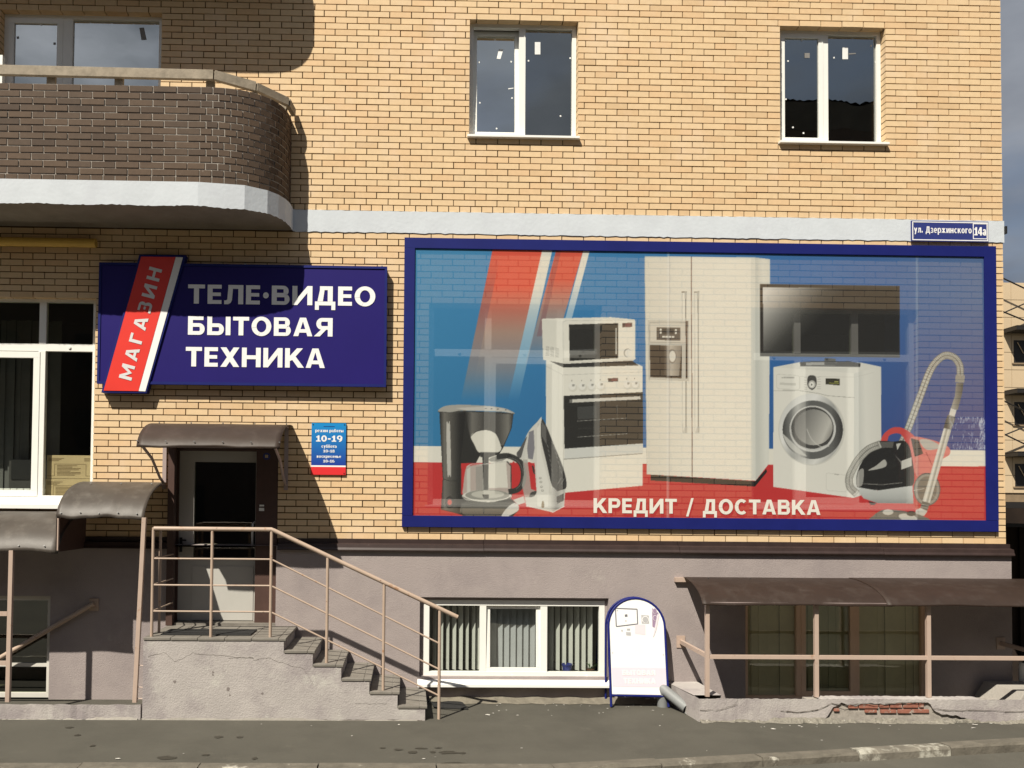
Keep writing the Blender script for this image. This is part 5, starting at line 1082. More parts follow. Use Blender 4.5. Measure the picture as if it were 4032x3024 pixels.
# ------------------------------------------------------------------ entrance stairs and railing
SD = .95
def stairs():
    t = thing('entrance_stairs', 'plastered stairs with dark tiled treads leading up to the shop door', 'stairs')
    xs = [-2.753, -1.283, -.977, -.676, -.378, -.079, .213]; zs = [.858, .730, .589, .441, .303, .155]
    pts = [(xs[0], -.02)]; pts.append((xs[0], zs[0] - .03))
    for i, z in enumerate(zs):
        pts.append((xs[i + 1], z - .03))
        pts.append((xs[i + 1], (zs[i + 1] - .03) if i + 1 < len(zs) else -.02))
    # uneven, chipped lower edge
    low = []; x = xs[-1] - .08
    while x > xs[0] + .1: low.append((x, -.02)); x -= .12
    core = MB(); n = len(pts)
    y0, y1 = -SD, -.058
    # body as separate convex columns, one plaster skin in front
    cols = [(xs[0], xs[1], zs[0])] + [(xs[i + 1], xs[i + 2], zs[i + 1]) for i in range(5)]
    mb = MB()
    for a, b, z in cols:
        mb.poly([(a, y0, -.02), (b, y0, -.02), (b, y0, z - .03), (a, y0, z - .03)])
        mb.poly([(a, y0, z - .03), (b, y0, z - .03), (b, y1, z - .03), (a, y1, z - .03)])
    for i in range(6):
        b, z, zn = cols[i][1], cols[i][2] - .03, (cols[i + 1][2] - .03 if i < 5 else -.02); mb.poly([(b, y0, zn), (b, y1, zn), (b, y1, z), (b, y0, z)])
    a, b, z = cols[0]; mb.poly([(a, y0, -.02), (a, y0, z - .03), (a, y1, z - .03), (a, y1, -.02)])
    mb.build('plaster_body', MAT['stucco_stair'], t, fix=False)
    meshes = {}
    def tile(x0, x1, ya, yb, z, h=.028):
        k = (round(x1 - x0, 3), round(yb - ya, 3), h)
        if k not in meshes:
            w, d, hh = k; me = MB().box(-w / 2, w / 2, -d / 2, d / 2, -hh, 0).mesh('tile'); bm = bmesh.new(); bm.from_mesh(me); bmesh.ops.recalc_face_normals(bm, faces=bm.faces); bmesh.ops.bevel(bm, geom=list(bm.edges), offset=.003, segments=1, affect='EDGES'); bm.to_mesh(me); bm.free(); me.materials.append(MAT['tile']); meshes[k] = me
        o = bpy.data.objects.new('tile', meshes[k]); COL.objects.link(o); o.parent = t; o.location = ((x0 + x1) / 2, (ya + yb) / 2, z + random.uniform(-.0015, .0015))
    nr = 3; dep = (SD - .058 + .012) / nr
    for i, (a, b, z) in enumerate(cols):
        for r in range(nr):
            ya = -SD - .012 + r * dep + .0025; yb = -SD - .012 + (r + 1) * dep - .0025
            if i == 0:
                nc = 5; w = (b - .055 - a) / nc
                for c in range(nc): tile(a + c * w + .0025, a + (c + 1) * w - .0025, ya, yb, z)
            else: tile(a + .006, b - .055 - .003, ya, yb, z)
            tile(b - .055, b + .022, ya, yb, z)
        # riser tiles
    bed = MB()
    for a, b, z in cols: bed.box(a + .004, b - .002, -SD + .004, y1 - .002, z - .031, z - .006)
    bed.build('tile_bed', MAT['tile_bed'], t)
    # cracks in the plaster and the broken strip at the foot
    def crack(pts, w, nm='crack'):
        mb = MB()
        for (xa, za), (xb, zb) in zip(pts, pts[1:]):
            k = w * random.uniform(.4, 1.2); mb.poly([(xa, -SD - .0015, za - k), (xb, -SD - .0015, zb - k * .8), (xb, -SD - .0015, zb + k * .3), (xa, -SD - .0015, za + k * .3)])
        mb.build(nm, MAT['crack'], t, fix=False)
    def jag(p, q, n, amp):
        o = []; 
        for i in range(n + 1):
            u = i / n; o.append((p[0] + (q[0] - p[0]) * u, p[1] + (q[1] - p[1]) * u + random.uniform(-amp, amp)))
        return o
    c2 = lambda x, y: (P(x / 2.212, 2274 + y / 2.212, SD).x, P(x / 2.212, 2274 + y / 2.212, SD).z); c3_ = lambda x, y: (P(900 + x / 2.212, 2274 + y / 2.212, SD).x, P(900 + x / 2.212, 2274 + y / 2.212, SD).z)
    crack(jag(c2(1290, 690), c2(1440, 650), 8, .006) + jag(c2(1520, 735), c2(1680, 655), 8, .008) + jag(c2(1700, 660), c2(2212, 705), 16, .008), .0028)
    crack(jag(c3_(0, 705), c3_(210, 695), 8, .006) + jag(c3_(220, 715), c3_(370, 700), 6, .006) + jag(c3_(380, 715), c3_(660, 800), 10, .008) + jag(c3_(660, 810), c3_(740, 930), 5, .008), .0028)
    crack(jag(c3_(1100, 1098), c3_(1380, 1095), 12, .007), .002)
    def foot(x0, x1, n, m, z0, z1, y, nm):
        mb = MB(); hs = walk(n + 1, z0, z1)
        for i in range(n):
            xa, xb = x0 + (x1 - x0) * i / n, x0 + (x1 - x0) * (i + 1) / n
            mb.poly([(xa, y, -.01), (xb, y, -.01), (xb, y + .004, hs[i + 1]), (xa, y + .004, hs[i])])
        return mb.build(nm, MAT[m], t, fix=False)
    foot(xs[0] - .01, xs[-1] - .03, 70, 'crack', .012, .034, -SD - .002, 'broken_edge')
    foot(xs[0], xs[-1] - .08, 46, 'concrete', .002, .026, -SD - .012, 'broken_edge')
    for x, z, r in ((-2.02, .50, .012), (-2.02, .47, .010), (-1.86, .32, .020), (-1.84, .26, .010), (-2.42, .40, .016), (-1.5, .28, .012)):
        MB().poly([(x + r * random.uniform(.7, 1.3) * math.cos(q * .785), -SD - .001, z + r * random.uniform(.7, 1.3) * math.sin(q * .785)) for q in range(8)]).build('plaster_chip', MAT['stain'], t, fix=False)
    # doormat
    o = MB().box(-2.62, -1.66, -.80, -.42, .860, .872).build('doormat', MAT['rubber'], None, bevel=.003); tag(o, 'black rubber doormat on the stair landing before the door', 'mat')
stairs()
def stair_railing():
    t = thing('stair_railing', 'pink painted tube railing with rust along the entrance stairs', 'railing')
    D = .88; y = -D
    L_, C_, E_ = P(607, 2083, D), P(1072, 2083, D), P(1802, 2430, D); zt = (L_.z + C_.z) / 2
    MB().tube([(L_.x, y, zt), (C_.x - .01, y, zt), (C_.x + .02, y, zt - .012), (E_.x, y, E_.z)], .0235, 14).build('handrail', MAT['rail_paint'], t, smooth=True)
    MB().tube([(L_.x - .0015, y, zt), (L_.x - .001, y, zt)], .019, 12).build('tube_mouth', MAT['crack'], t)
    sl = (E_.z - zt) / (E_.x - C_.x)
    posts = [(-2.690, .86), (-2.066, .86), (-1.438, .86), (-.838, .59), (-.234, .30), (.362, .0)]
    for x, z in posts:
        ztop = zt if x <= C_.x + .02 else zt + sl * (x - C_.x); MB().tube([(x, y, z - .005), (x, y, ztop - .012)], .0165, 12).build('post', MAT['rail_paint'], t, smooth=True)
    lv = [P(800, v, D).z for v in (2200.4, 2304.6, 2407.6)]; en = [P(1728, v, D).z for v in (2534, 2635.7, 2739.7)]
    for a, b in zip(lv, en):
        MB().tube([(-2.69, y, a), (-1.438, y, a)], .009, 8).build('bar', MAT['rail_paint'], t); MB().tube([(-1.438, y, a), (.362, y, b)], .0095, 8).build('bar', MAT['rail_paint'], t)
        MB().tube([(-2.69, y, a), (-2.69, -.62, a), (-2.69, -.12, a)], .009, 8).build('side_bar', MAT['rail_paint'], t)
    MB().tube([(-2.69, -.62, .855), (-2.69, -.62, zt - .02)], .0155, 10).build('post', MAT['rail_paint'], t, smooth=True); MB().tube([(-2.69, y, zt), (-2.69, -.10, zt)], .0165, 10).build('side_handrail', MAT['rail_paint'], t)
stair_railing()
c = lambda x, y: P(900 + x / 2.212, 2274 + y / 2.212, 0)
def on_ground(px_, py_, z=0.0):
    v = RM.T @ np.array([(px_ - PPX) / FPX, (py_ - PPY) / FPX, 1.0]); k = (z - CAMH) / v[2]; return Vector((v[0] * k, -CAMD + v[1] * k, z))
g = [on_ground(900 + x / 2.212, 2274 + y / 2.212) for x, y in ((1745, 1068), (1930, 1068), (2040, 1100), (2088, 1155), (1790, 1140))]
mb = MB(); n = len(g); mb.v = [(p.x, p.y, .003) for p in g] + [(p.x, p.y, .018) for p in g]; mb.f = [tuple(range(n)), tuple(n + i for i in range(n))] + [(i, (i + 1) % n, n + (i + 1) % n, n + i) for i in range(n)]
tag(mb.build('rubber_mat', MAT['rubber'], None, bevel=.002), 'torn black rubber mat on the pavement beside the lowest step', 'mat')

# ------------------------------------------------------------------ kerb walls of the basement entrances
def curb_wall(t, x0, x1, ztop, zb=-.03, D0=.80, D1=.95, seg=.06, m='stucco_stair', brk=None):
    mb = MB(); n = int((x1 - x0) / seg); tops = [ztop + random.uniform(-.005, .003) for _ in range(n + 1)]; ys = [-D1 + random.uniform(-.004, .006) * (seg / .06) ** 2 for _ in range(n + 1)]
    for i in range(n):
        a, b = x0 + (x1 - x0) * i / n, x0 + (x1 - x0) * (i + 1) / n
        ba, bb = (brk(a), brk(b)) if brk else (zb, zb)
        mb.poly([(a, ys[i], ba), (b, ys[i + 1], bb), (b, ys[i + 1], tops[i + 1]), (a, ys[i], tops[i])])
        if brk and max(ba, bb) > zb + .01: mb.poly([(a, ys[i], ba), (a, -.915, ba + .004), (b, -.915, bb + .004), (b, ys[i + 1], bb)]); mb.poly([(a, ys[i], tops[i]), (b, ys[i + 1], tops[i + 1]), (b, -D0, tops[i + 1]), (a, -D0, tops[i])]); mb.poly([(a, -D0, zb), (a, -D0, tops[i]), (b, -D0, tops[i + 1]), (b, -D0, zb)])
    mb.poly([(x0, -D1, zb), (x0, -D1, ztop), (x0, -D0, ztop), (x0, -D0, zb)]); mb.poly([(x1, -D1, zb), (x1, -D0, zb), (x1, -D0, ztop), (x1, -D1, ztop)])
    return mb.build('curb', MAT[m], t, fix=False)
t = thing('low_wall', 'low plastered kerb wall left of the entrance stairs', 'low wall'); curb_wall(t, -7.0, -2.77, .158)
mb = MB()
hs = walk(141, .0, .03)
for i in range(140):
    a, b = -7 + i * .03, -7 + (i + 1) * .03; mb.poly([(a, -.966, -.01), (b, -.966, -.01), (b, -.957, hs[i + 1]), (a, -.957, hs[i])])
mb.build('broken_edge', MAT['concrete'], t, fix=False)
t = thing('low_wall', 'cracked low kerb wall with exposed red bricks under the long awning', 'low wall')
BRK = [(4.42, -.03), (4.50, .06), (4.57, .16), (4.66, .205), (4.74, .185), (4.80, .172), (4.90, .198), (5.02, .200), (5.14, .186), (5.26, .203), (5.40, .209), (5.58, .212), (5.63, .19), (5.66, .115), (5.76, .085), (5.9, .075), (6.05, .03), (6.2, -.03)]
_brk = lambda x: float(np.interp(x, [p_[0] for p_ in BRK], [p_[1] for p_ in BRK])) + (.006 * math.sin(x * 61) if 4.45 < x < 6.1 else 0)
curb_wall(t, 3.12, 8.6, .246, seg=.03, brk=_brk)
box('core', MAT['mortar_grey'], t, 4.3, 6.4, -.925, -.81, -.03, .235)
mb = MB(); mb.poly([(3.12, -.80, .246), (3.42, -.80, .246), (3.42, -.06, .236), (3.05, -.06, .232)]); mb.poly([(3.12, -.95, -.03), (3.12, -.95, .245), (3.05, -.06, .232), (3.05, -.06, -.03)]); mb.poly([(3.42, -.80, 0), (3.42, -.06, 0), (3.42, -.06, .236), (3.42, -.80, .246)]); mb.build('end_return', MAT['stucco_stair'], t, fix=False)
w5 = lambda x, y: (P(2600 + x / 1.545, 2100 + y / 1.545, .952).x, P(2600 + x / 1.545, 2100 + y / 1.545, .952).z)
def patch(pts, m, nm, y): MB().poly([(x, y, z) for x, z in pts]).build(nm, MAT[m], t, fix=False)
for (x0, x1, y0, y1) in ((1148, 1205, 1046, 1066), (1212, 1328, 1040, 1066), (1338, 1395, 1036, 1062), (1402, 1474, 1036, 1062), (1482, 1572, 1034, 1062), (1580, 1606, 1032, 1060), (1345, 1440, 1076, 1095), (1450, 1530, 1074, 1096), (1538, 1640, 1074, 1094), (1250, 1320, 1076, 1092), (1060, 1092, 1068, 1084), (1052, 1064, 1034, 1056), (2060, 2078, 1082, 1096)):
    a, b = w5(x0, y1), w5(x1, y0); k_ = random.uniform(0, .006); box('brick', MAT['red_brick'], t, a[0], b[0], -.940 - k_, -.92, a[1], b[1], bevel=.003)
def ccrack(pts, w):
    mb = MB()
    for (xa, za), (xb, zb) in zip(pts, pts[1:]):
        k = w * random.uniform(.5, 1.3); mb.poly([(xa, -.9575, za - k), (xb, -.9575, zb - k * .7), (xb, -.9575, zb + k * .4), (xa, -.9575, za + k * .4)])
    mb.build('crack', MAT['crack'], t, fix=False)
def through(ps, n=4, amp=.005):
    o = []
    for p, q in zip(ps, ps[1:]):
        for i in range(n): o.append((p[0] + (q[0] - p[0]) * i / n, p[1] + (q[1] - p[1]) * i / n + random.uniform(-amp, amp)))
    return o + [ps[-1]]
ccrack(through([w5(*p) for p in ((240, 1076), (370, 1072), (420, 1052), (470, 1040))]), .004); ccrack(through([w5(*p) for p in ((730, 1076), (800, 1086), (900, 1084), (980, 1064), (1040, 1030), (1115, 1050), (1200, 1034), (1330, 1042), (1470, 1028), (1610, 1026))]), .006); ccrack(through([w5(*p) for p in ((1650, 1064), (1790, 1078), (1950, 1074), (2140, 1086), (2212, 1080))]), .005); ccrack(through([w5(*p) for p in ((432, 1084), (436, 1050), (474, 1010))], amp=.002), .0015)
mb = MB()
hs, ds, ms = walk(181, .012, .05), walk(181, .0, .07), walk(181, .25, .75)
for i in range(180):
    a, b = 3.13 + i * .03, 3.13 + (i + 1) * .03
    A_, B_ = [(x_, -.966 - ds[k_], .003) for x_, k_ in ((a, i), (b, i + 1))]; C_, D_ = [(x_, -.962 - ds[k_] * .45, hs[k_] * ms[k_]) for x_, k_ in ((b, i + 1), (a, i))]; E_, F_ = [(x_, -.9545, hs[k_]) for x_, k_ in ((b, i + 1), (a, i))]
    mb.poly([A_, B_, C_, D_]); mb.poly([D_, C_, E_, F_])
mb.build('rubble_fillet', MAT['rubble'], t, fix=False)
p = MB(); pts = [(6.62, .0), (6.80, .27), (7.9, .27), (7.9, .0)]; p.prism(pts, -.74, -.10).build('landing_block', MAT['concrete'], t, bevel=.01)
# ground crust near the wall feet: sand, dust, small flakes of paint
def crust():
    mb = MB(); n = 120; xs = [-2.7 + i * .085 for i in range(n)]
    for i in range(n - 1):
        a, b = xs[i], xs[i + 1]
        if not (.25 < a < 3.0): continue
        mb.poly([(a, -.062, .05 + .01 * math.sin(i * 1.3)), (a, -.18 - .05 * math.sin(i * .9) ** 2, .004), (b, -.18 - .05 * math.sin((i + 1) * .9) ** 2, .004), (b, -.062, .05 + .01 * math.sin((i + 1) * 1.3))])
    o = mb.build('sand_fillet', MAT['dust'], None, fix=False); o['kind'] = 'stuff'; o['label'] = 'grey dust banked along the foot of the stucco wall'; o['category'] = 'dust'
    mb = MB(); rs = random.Random(4)
    for k in range(150):
        if k % 2 and k % 17: continue
        if k < 60: x, y = rs.uniform(.5, 3.0), -rs.uniform(.15, .75)
        elif k < 120: x, y = rs.uniform(3.6, 7.0), -rs.uniform(.98, 1.25)
        else: x, y = rs.uniform(-4.5, 6.5), -rs.uniform(1.0, 2.3)
        r = rs.uniform(.003, .011) * (2.0 if k % 17 == 0 else 1); a0 = rs.uniform(0, 6.28); m_ = rs.randint(4, 6)
        mb.poly([(x + r * 1.6 * rs.uniform(.6, 1.2) * math.cos(a0 + 6.28 * i / m_), y + r * rs.uniform(.6, 1.2) * math.sin(a0 + 6.28 * i / m_), .005 + (.05 if (k < 60 and y > -.16) else 0) + rs.uniform(0, .004)) for i in range(m_)])
    o = mb.build('paint_flakes', MAT['paint_flake'], None, fix=False); o['kind'] = 'stuff'; o['label'] = 'white paint flakes scattered on the asphalt'; o['category'] = 'flakes'
crust()
def stains():
    # dark damp spots on the pavement, each lying where the photo shows one
    for i, (x, y, l, h) in enumerate(((720, 2985, 45, 8), (1785, 2963, 24, 5), (1936, 2964, 52, 7), (1998, 2966, 18, 4), (1960, 3008, 56, 8), (1720, 2953, 22, 4), (1655, 2946, 14, 3), (1820, 2948, 28, 3), (1895, 2946, 16, 3), (1870, 2962, 14, 4), (1035, 2904, 18, 5), (1100, 2988, 14, 6), (890, 2974, 20, 4), (300, 2866, 18, 4), (335, 2896, 16, 4), (400, 2938, 14, 4), (945, 2903, 20, 5))):
        c0 = on_ground(x * .911 if x > 0 else x, y, .0); a = on_ground((x - l) * .911, y, 0); b = on_ground(x * .911, y + h, 0); rx, ry = abs(c0.x - a.x), abs(c0.y - b.y)
        MB().poly([(c0.x + rx * random.uniform(.6, 1.15) * math.cos(q * .524), c0.y + ry * random.uniform(.6, 1.15) * math.sin(q * .524), .004) for q in range(12)]).build('damp_spot', MAT['damp'], bpy.data.objects['pavement'], fix=False)
mat('damp', (.040, .036, .027), rough=.6, var=.2, scale=20)
stains()

# ------------------------------------------------------------------ sandwich board
def board():
    t = thing('sandwich_board', 'white arched pavement sign in a blue tube frame by the basement window', 'sign')
    D0, D1 = .36, .16; bl, br = P(2407, 2766, D0), P(2633, 2772, D0); top = P(2520, 2356, D1)
    cx, w = (bl.x + br.x) / 2, (br.x - bl.x) / 2; H_ = top.z; zs_ = H_ - w * .98
    def pt(x, z, off=0): f = z / H_; return (cx + x, -(D0 + (D1 - D0) * f) - off, z)
    arch = [pt(-w, .012)] + [pt(-w, zs_ * i / 6) for i in range(1, 7)] + [pt(-w * math.cos(rad(a)), zs_ + w * .98 * math.sin(rad(a))) for a in range(9, 180, 9)] + [pt(w, zs_ * i / 6) for i in range(6, 0, -1)] + [pt(w, .012)]
    MB().tube(arch, .0145, 10).build('frame_tube', MAT['navy'], t, smooth=True); MB().tube([pt(-w, .135), pt(w, .125)], .012, 10).build('cross_bar', MAT['navy'], t)
    iw = w - .012; face = [pt(-iw, .15), pt(iw, .142), pt(iw, zs_)] + [pt(iw * math.cos(rad(a)), zs_ + iw * .98 * math.sin(rad(a))) for a in range(8, 173, 8)] + [pt(-iw, zs_)]
    mb = MB(); n = len(face); mb.v = [(x, y - .004, z) for x, y, z in face] + [(x, y + .002, z) for x, y, z in face]; mb.f = [tuple(range(n)), tuple(n + i for i in reversed(range(n)))] + [(i, (i + 1) % n, n + (i + 1) % n, n + i) for i in range(n)]; mb.build('panel', MAT['sign_white'], t)
    back = [(x, -.075 - (.0 if z > 1 else .02), z) for x, y, z in arch]; MB().tube(back, .0125, 8).build('back_frame', MAT['navy'], t, smooth=True)
    S = lambda x, y: ((x - 463) / 375 * w, H_ - (y - 75) / (1465 - 75) * H_)
    def dec(pts, m, nm='print', o=.0055): MB().poly([pt(*S(*p), off=o) for p in pts]).build(nm, MAT[m], t, fix=False)
    def frame(a, b, c_, d, th, m):
        for p, q in ((a, b), (b, c_), (c_, d), (d, a)):
            v = Vector((q[0] - p[0], q[1] - p[1])); n_ = Vector((-v.y, v.x)).normalized() * th / 2; dec([(p[0] + n_.x, p[1] + n_.y), (q[0] + n_.x, q[1] + n_.y), (q[0] - n_.x, q[1] - n_.y), (p[0] - n_.x, p[1] - n_.y)], m, o=.0055 + .0002 * random.random())
    frame((190, 205), (478, 215), (478, 405), (192, 440), 14, 'faint_dark'); dec(((310, 285), (345, 280), (348, 312), (312, 315)), 'faint_dark'); dec(((312, 360), (332, 360), (332, 374), (312, 374)), 'faint_grey')
    dec(((530, 290), (630, 295), (632, 400), (532, 400)), 'faint_grey'); dec([(582 + 46 * math.cos(a * .4), 348 + 46 * math.sin(a * .4)) for a in range(16)], 'sign_white', o=.007); dec([(582 + 38 * math.cos(a * .4), 348 + 38 * math.sin(a * .4)) for a in range(16)], 'faint_grey', o=.0085)
    dec(((678, 200), (715, 215), (752, 255), (765, 275), (700, 455), (672, 440)), 'faint_mauve')
    for cy_ in (235, 325): dec([(712 + 30 * math.cos(a * .4), cy_ + 36 * math.sin(a * .4)) for a in range(16)], 'faint_white', o=.007); dec([(712 + 25 * math.cos(a * .4), cy_ + 30 * math.sin(a * .4)) for a in range(16)], 'faint_mauve', o=.0085)
    dec(((745, 275), (770, 285), (720, 480), (680, 570), (672, 560)), 'faint_white', o=.0095); dec(((440, 410), (580, 410), (575, 545), (436, 530)), 'faint_white'); dec(((255, 480), (275, 480), (275, 505), (258, 505)), 'faint_grey'); dec(((318, 510), (382, 512), (380, 555), (320, 552)), 'faint_grey'); dec(((330, 465), (376, 465), (372, 492), (332, 490)), 'faint_grey')
    dec(((112, 958), (818, 964), (816, 1205), (114, 1198)), 'faint_pink')
    for s, l, r, tp, bt in (('БЫТОВАЯ', 245, 682, 990, 1056), ('ТЕХНИКА', 262, 680, 1092, 1162)):
        a, b = Vector(pt(*S(l, bt), off=.006)), Vector(pt(*S(r, bt), off=.006)); c_ = Vector(pt(*S(l, tp), off=.006)); v = c_ - a; lettering(s, a, (b - a).normalized(), v.normalized(), (b - a).length, v.length, 'sign_white', t, out=.0012, gap=.13, sv=.34, sh=.22)
    for x, y in ((213, 235), (130, 775), (798, 797), (272, 1325), (658, 1340)): p_ = pt(*S(x, y), off=.004); MB().tube([p_, (p_[0], p_[1] - .004, p_[2])], .005, 8).build('screw', MAT['steel'], t)
board()

# ------------------------------------------------------------------ downpipe end
def downpipe():
    t = thing('drain_pipe', 'grey metal drain pipe end poking out by the kerb wall', 'pipe')
    a, b = P(2648, 2722, .30), P(2712, 2788, .62); a.z = max(a.z, .16); b = on_ground(2706, 2790, .055)
    a = Vector((b.x - .17, b.y + .30, .20)); d = (b - a).normalized()
    MB().tube([a - d * .05, a, a.lerp(b, .5), b], .058, 20, cap=False).build('pipe', MAT['pipe_grey'], t, smooth=True); MB().tube([a - d * .04, b - d * .002], .054, 20, cap=False).build('pipe_lining', MAT['crack'], t, smooth=True)
    MB().tube([(a.x - .005, a.y + .02, .0), (a - d * .02)], .060, 16).build('elbow', MAT['pipe_grey'], t, smooth=True)
    q = b + d * .0; s = Vector((d.y, -d.x, 0)).normalized(); MB().poly([q + s * .045 - Vector((0, 0, .038)), q - s * .045 - Vector((0, 0, .038)), q - s * .04 + d * .10 - Vector((0, 0, .045)), q + s * .04 + d * .10 - Vector((0, 0, .045))]).build('lip', MAT['pipe_grey'], t, fix=False)
downpipe()

# ------------------------------------------------------------------ behind the shop window
def goods():
    zs = [2.296, 2.553, 2.83]
    for i, (z0, z1, dx, lab) in enumerate(((zs[0], zs[1] - .004, .0, 'lower brown cardboard box behind the shop window'), (zs[1], zs[2], .012, 'upper brown cardboard box stacked behind the shop window'))):
        t = thing('cardboard_box', lab, 'box'); x0, x1, y0 = -4.30 + dx, -3.64 + dx, .19
        box('carton', MAT['cardboard'], t, x0, x1, y0, y0 + .38, z0, z1, bevel=.004)
        def ink(a, b, c_, d): box('print', MAT['cardboard_ink'], t, x0 + a, x0 + b, y0 - .0015, y0 + .001, z0 + c_, z0 + d)
        h = z1 - z0
        for k in range(3): ink(.02, .20 - .03 * k, h - .04 - k * .014, h - .034 - k * .014); ink(.44, .62 - .02 * k, h - .04 - k * .014, h - .034 - k * .014)
        for k in range(8): ink(.12, (.36, .30, .40, .38, .28, .40, .40, .33)[k], .15 - k * .016, .157 - k * .016)
        for a, b, c_, d in ((.09, .095, .03, .17), (.46, .465, .03, .17), (.09, .465, .17, .174), (.0, .09, .03, .034), (.465, .66, .03, .034)): ink(a, b, c_, d)
    t = thing('radiator', 'white radiator top seen low behind the left shop window', 'radiator')
    z0, z1 = P(80, 1100 + 1412 * .6025, -.25).z, P(80, 1100 + 1366 * .6025, -.25).z
    for k in range(9): box('fin', MAT['pvc'], t, -5.05 + k * .078, -4.98 + k * .078, .25, .33, z0 - .3, z1, bevel=.008)
    for k in range(3): x = P(35 * .6025 + k * 46 * .6025, 2000, -.24).x; box('clip', MAT['black_plastic'], t, x - .008, x + .008, .243, .251, z0 + .01, z0 + .05)
    t = thing('filing_cabinet', 'dark cabinet standing inside the left shop window', 'cabinet')
    box('cabinet', MAT['room'], t, -5.0, -4.47, .75, 1.2, 1.9, P(100, 1100 + 1185 * .6025, -.75).z, bevel=.006); box('drawer_front', MAT['black_plastic'], t, -4.97, -4.50, .742, .751, 2.55, 2.80)
    t = thing('curtain', 'grey curtain hanging inside the left shop window', 'curtain')
    for k in range(12): x = -5.2 + k * .065; MB().bar((x, .95 + .02 * math.sin(k * 2.2), 2.05), (x, .95 + .02 * math.sin(k * 2.2), 4.6), .066, .004, up=(0, 1, 0)).build('fold', MAT['curtain_dark'], t)
goods()

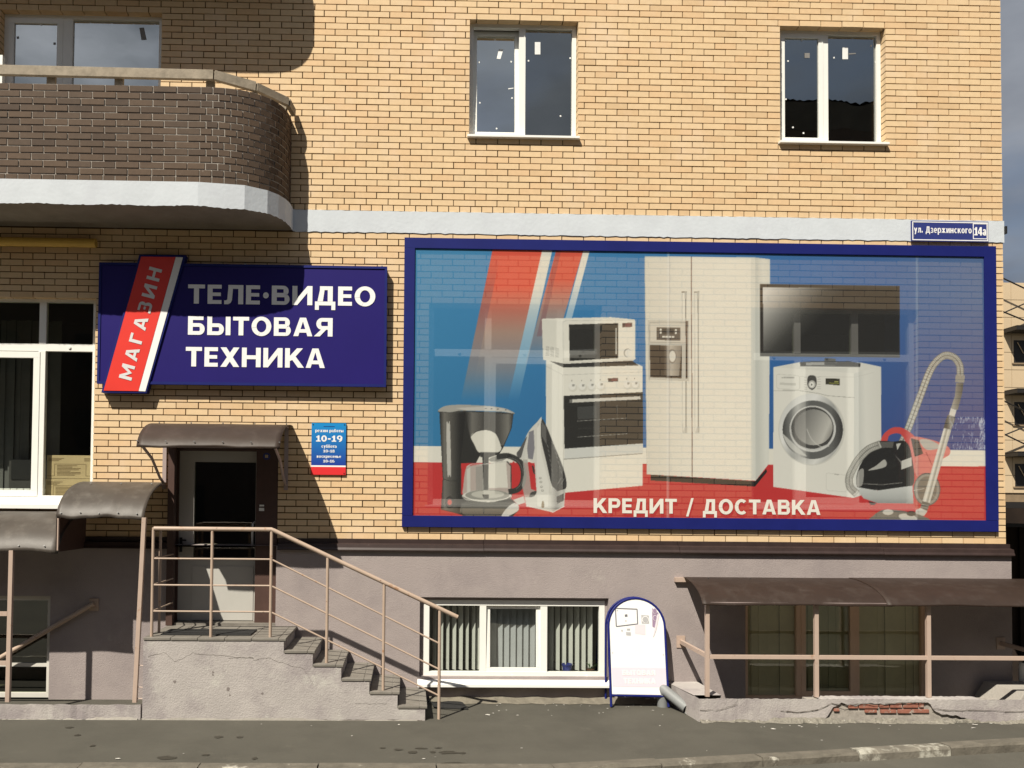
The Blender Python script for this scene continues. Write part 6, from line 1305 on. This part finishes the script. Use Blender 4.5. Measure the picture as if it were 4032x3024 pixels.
# ------------------------------------------------------------------ things beyond the right corner
def beyond():
    t = thing('office_building', 'beige panelled building with dark canopies far behind the corner', 'building')
    Y = 30.0; zb, zt = 2.68, 13.44; xl, xr = 24.0, 50.0
    box('wall', MAT['far_joint'], t, xl, xr, Y + .05, Y + 14, zb, zt); box('soffit', MAT['far_dark'], t, xl, xr, Y + .06, Y + 13.9, zb - .3, zb - .002); box('ground_floor', MAT['far_dark'], t, xl + 1, xr, Y + 4, Y + 13.5, 0, zb - .31)
    pw, ph = 1.24, (zt - zb) / 12.5; me = MB().box(-pw / 2 + .012, pw / 2 - .012, 0, .06, -ph / 2 + .012, ph / 2 - .012).mesh('panel'); me.materials.append(MAT['cladding'])
    vx = P(3732 + 348 * .723, 1500, -Y).x
    for c_ in range(-4, 6):
        for r in range(13):
            zc = zt - ph / 2 - r * ph
            if zc - ph / 2 < zb - .01: continue
            o = bpy.data.objects.new('panel', me); COL.objects.link(o); o.parent = t; o.location = (vx + pw / 2 + c_ * pw, Y - .01, zc)
    for k in range(3):
        z = P(4000, 1000 + (432 + k * 336) * .723, -Y).z; x0 = P(3732 + 316 * .723, 1500, -Y).x
        for j in range(6):
            xa = x0 - .15 + j * 4.2
            w = empty('window', t)
            box('canopy', MAT['far_dark'], w, xa, xa + 3.3, Y - .95, Y - .011, z - .02, z + .14); box('canopy_frame', MAT['far_dark'], w, xa + .05, xa + 3.25, Y - .90, Y - .012, z + .16, z + .20)
            box('glass', MAT['far_dark'], w, xa + .55, xa + 3.0, Y - .025, Y - .0105, z - 1.45, z - .35); box('sill', MAT['far_joint'], w, xa + .45, xa + 3.1, Y - .07, Y - .0105, z - 1.53, z - 1.46)
            for r in range(4): MB().tube([(xa + .7 + r * .55, Y - .06, z - .45), (xa + 1.0 + r * .55, Y - .06, z - 1.0)], .02, 5).build('glare_bar', MAT['cladding'], w)
    def q(x, y): return P(3732 + x * .723, 1000 + y * .723, -Y + .6)
    for a, b in (((300, 132), (520, 235)), ((300, 322), (520, 226)), ((300, 314), (520, 404)), ((300, 798), (520, 905)), ((300, 990), (520, 900)), ((300, 978), (520, 1084))): MB().tube([q(*a), q(*b)], .035, 6).build('stay_rod', MAT['far_dark'], t)
    s = thing('dark_shed', 'dark brown lean-to with eaves made deep for shade beyond the building corner', 'shed')
    box('back_wall', MAT['shed_dark'], s, 7.25, 13.5, 1.05, 1.2, -.05, 2.05)
    MB().prism([(7.24, 2.30), (13.6, 2.20), (13.6, 2.02), (7.24, 2.12)], -.85, 3.2).build('roof', MAT['shed_dark'], s)  # overhang drawn out so the wall below stays in shade
    for k in range(9): MB().bar((7.4 + k * .7, 1.03, 0), (7.4 + k * .7, 1.03, 2.05), .04, .03, up=(0, 1, 0)).build('batten', MAT['shed_dark'], s)
    p = P(4030, 2655, .1); b = tag(MB().tube([(p.x + .04, p.y, .24), (p.x + .03, p.y, .30), (p.x + .03, p.y, .42), (p.x + .04, p.y, .47)], .075, 16).build('white_sack', MAT['pvc'], None, bevel=0, smooth=True), 'white rounded sack beside the corner at the right edge', 'sack')
    # the neighbour across the street, seen only as a dark mirror image in the upper windows
    h = thing('house_opposite', 'dark house with corrugated roof mirrored in the upper right window', 'house')
    hx0, hx1, hy, he = 11.5, 27.0, -20.0, 16.55
    box('wall', MAT['house_wall'], h, hx0, hx1, hy - 9, hy, -.08, he)
    mb = MB(); n = 110; rl, rz = -3.2, 18.1
    top = lambda x: min(rz, 16.3 + (x - hx0 + .5) * .40)
    for i in range(n):
        xa, xb = hx0 - .5 + (hx1 - hx0 + 1) * i / n, hx0 - .5 + (hx1 - hx0 + 1) * (i + 1) / n; ca, cb = .05 * (i % 2), .05 * ((i + 1) % 2); ea, eb = min(17.05, top(xa) - .1), min(17.05, top(xb) - .1)
        mb.poly([(xa, hy + .6, ea + ca), (xb, hy + .6, eb + cb), (xb, hy + rl, top(xb) + cb), (xa, hy + rl, top(xa) + ca)]); mb.poly([(xa, hy + .55, ea - .02), (xb, hy + .55, eb - .02), (xb, hy + .01, he - .3), (xa, hy + .01, he - .3)])
        mb.poly([(xa, hy + rl, top(xa) + ca), (xb, hy + rl, top(xb) + cb), (xb, hy - 9.7, he + cb), (xa, hy - 9.7, he + ca)])
    mb.build('roof', MAT['house_roof'], h, fix=False)
def opposite_row():
    h = thing('opposite_block', 'long dark block across the street mirrored in the shop windows', 'building')
    box('wall', MAT['house_wall'], h, -46, 10.5, -33, -24, -.08, 10.6)
    MB().prism([(-46.6, 10.6), (11, 10.6), (10.4, 12.4), (-46, 12.4)], -28.5, -23.5).build('roof', MAT['house_roof'], h)
    for k in range(14):
        for r in range(3):
            w = empty('window', h); x = -44 + k * 3.8; box('pane', MAT['far_dark'], w, x, x + 1.5, -24.0 + .002, -23.985, 1.4 + r * 3.1, 3.0 + r * 3.1); box('sill', MAT['house_roof'], w, x - .05, x + 1.55, -24 + .002, -23.93, 1.32 + r * 3.1, 1.39 + r * 3.1)
opposite_row()
beyond()
bpy.context.view_layer.update()
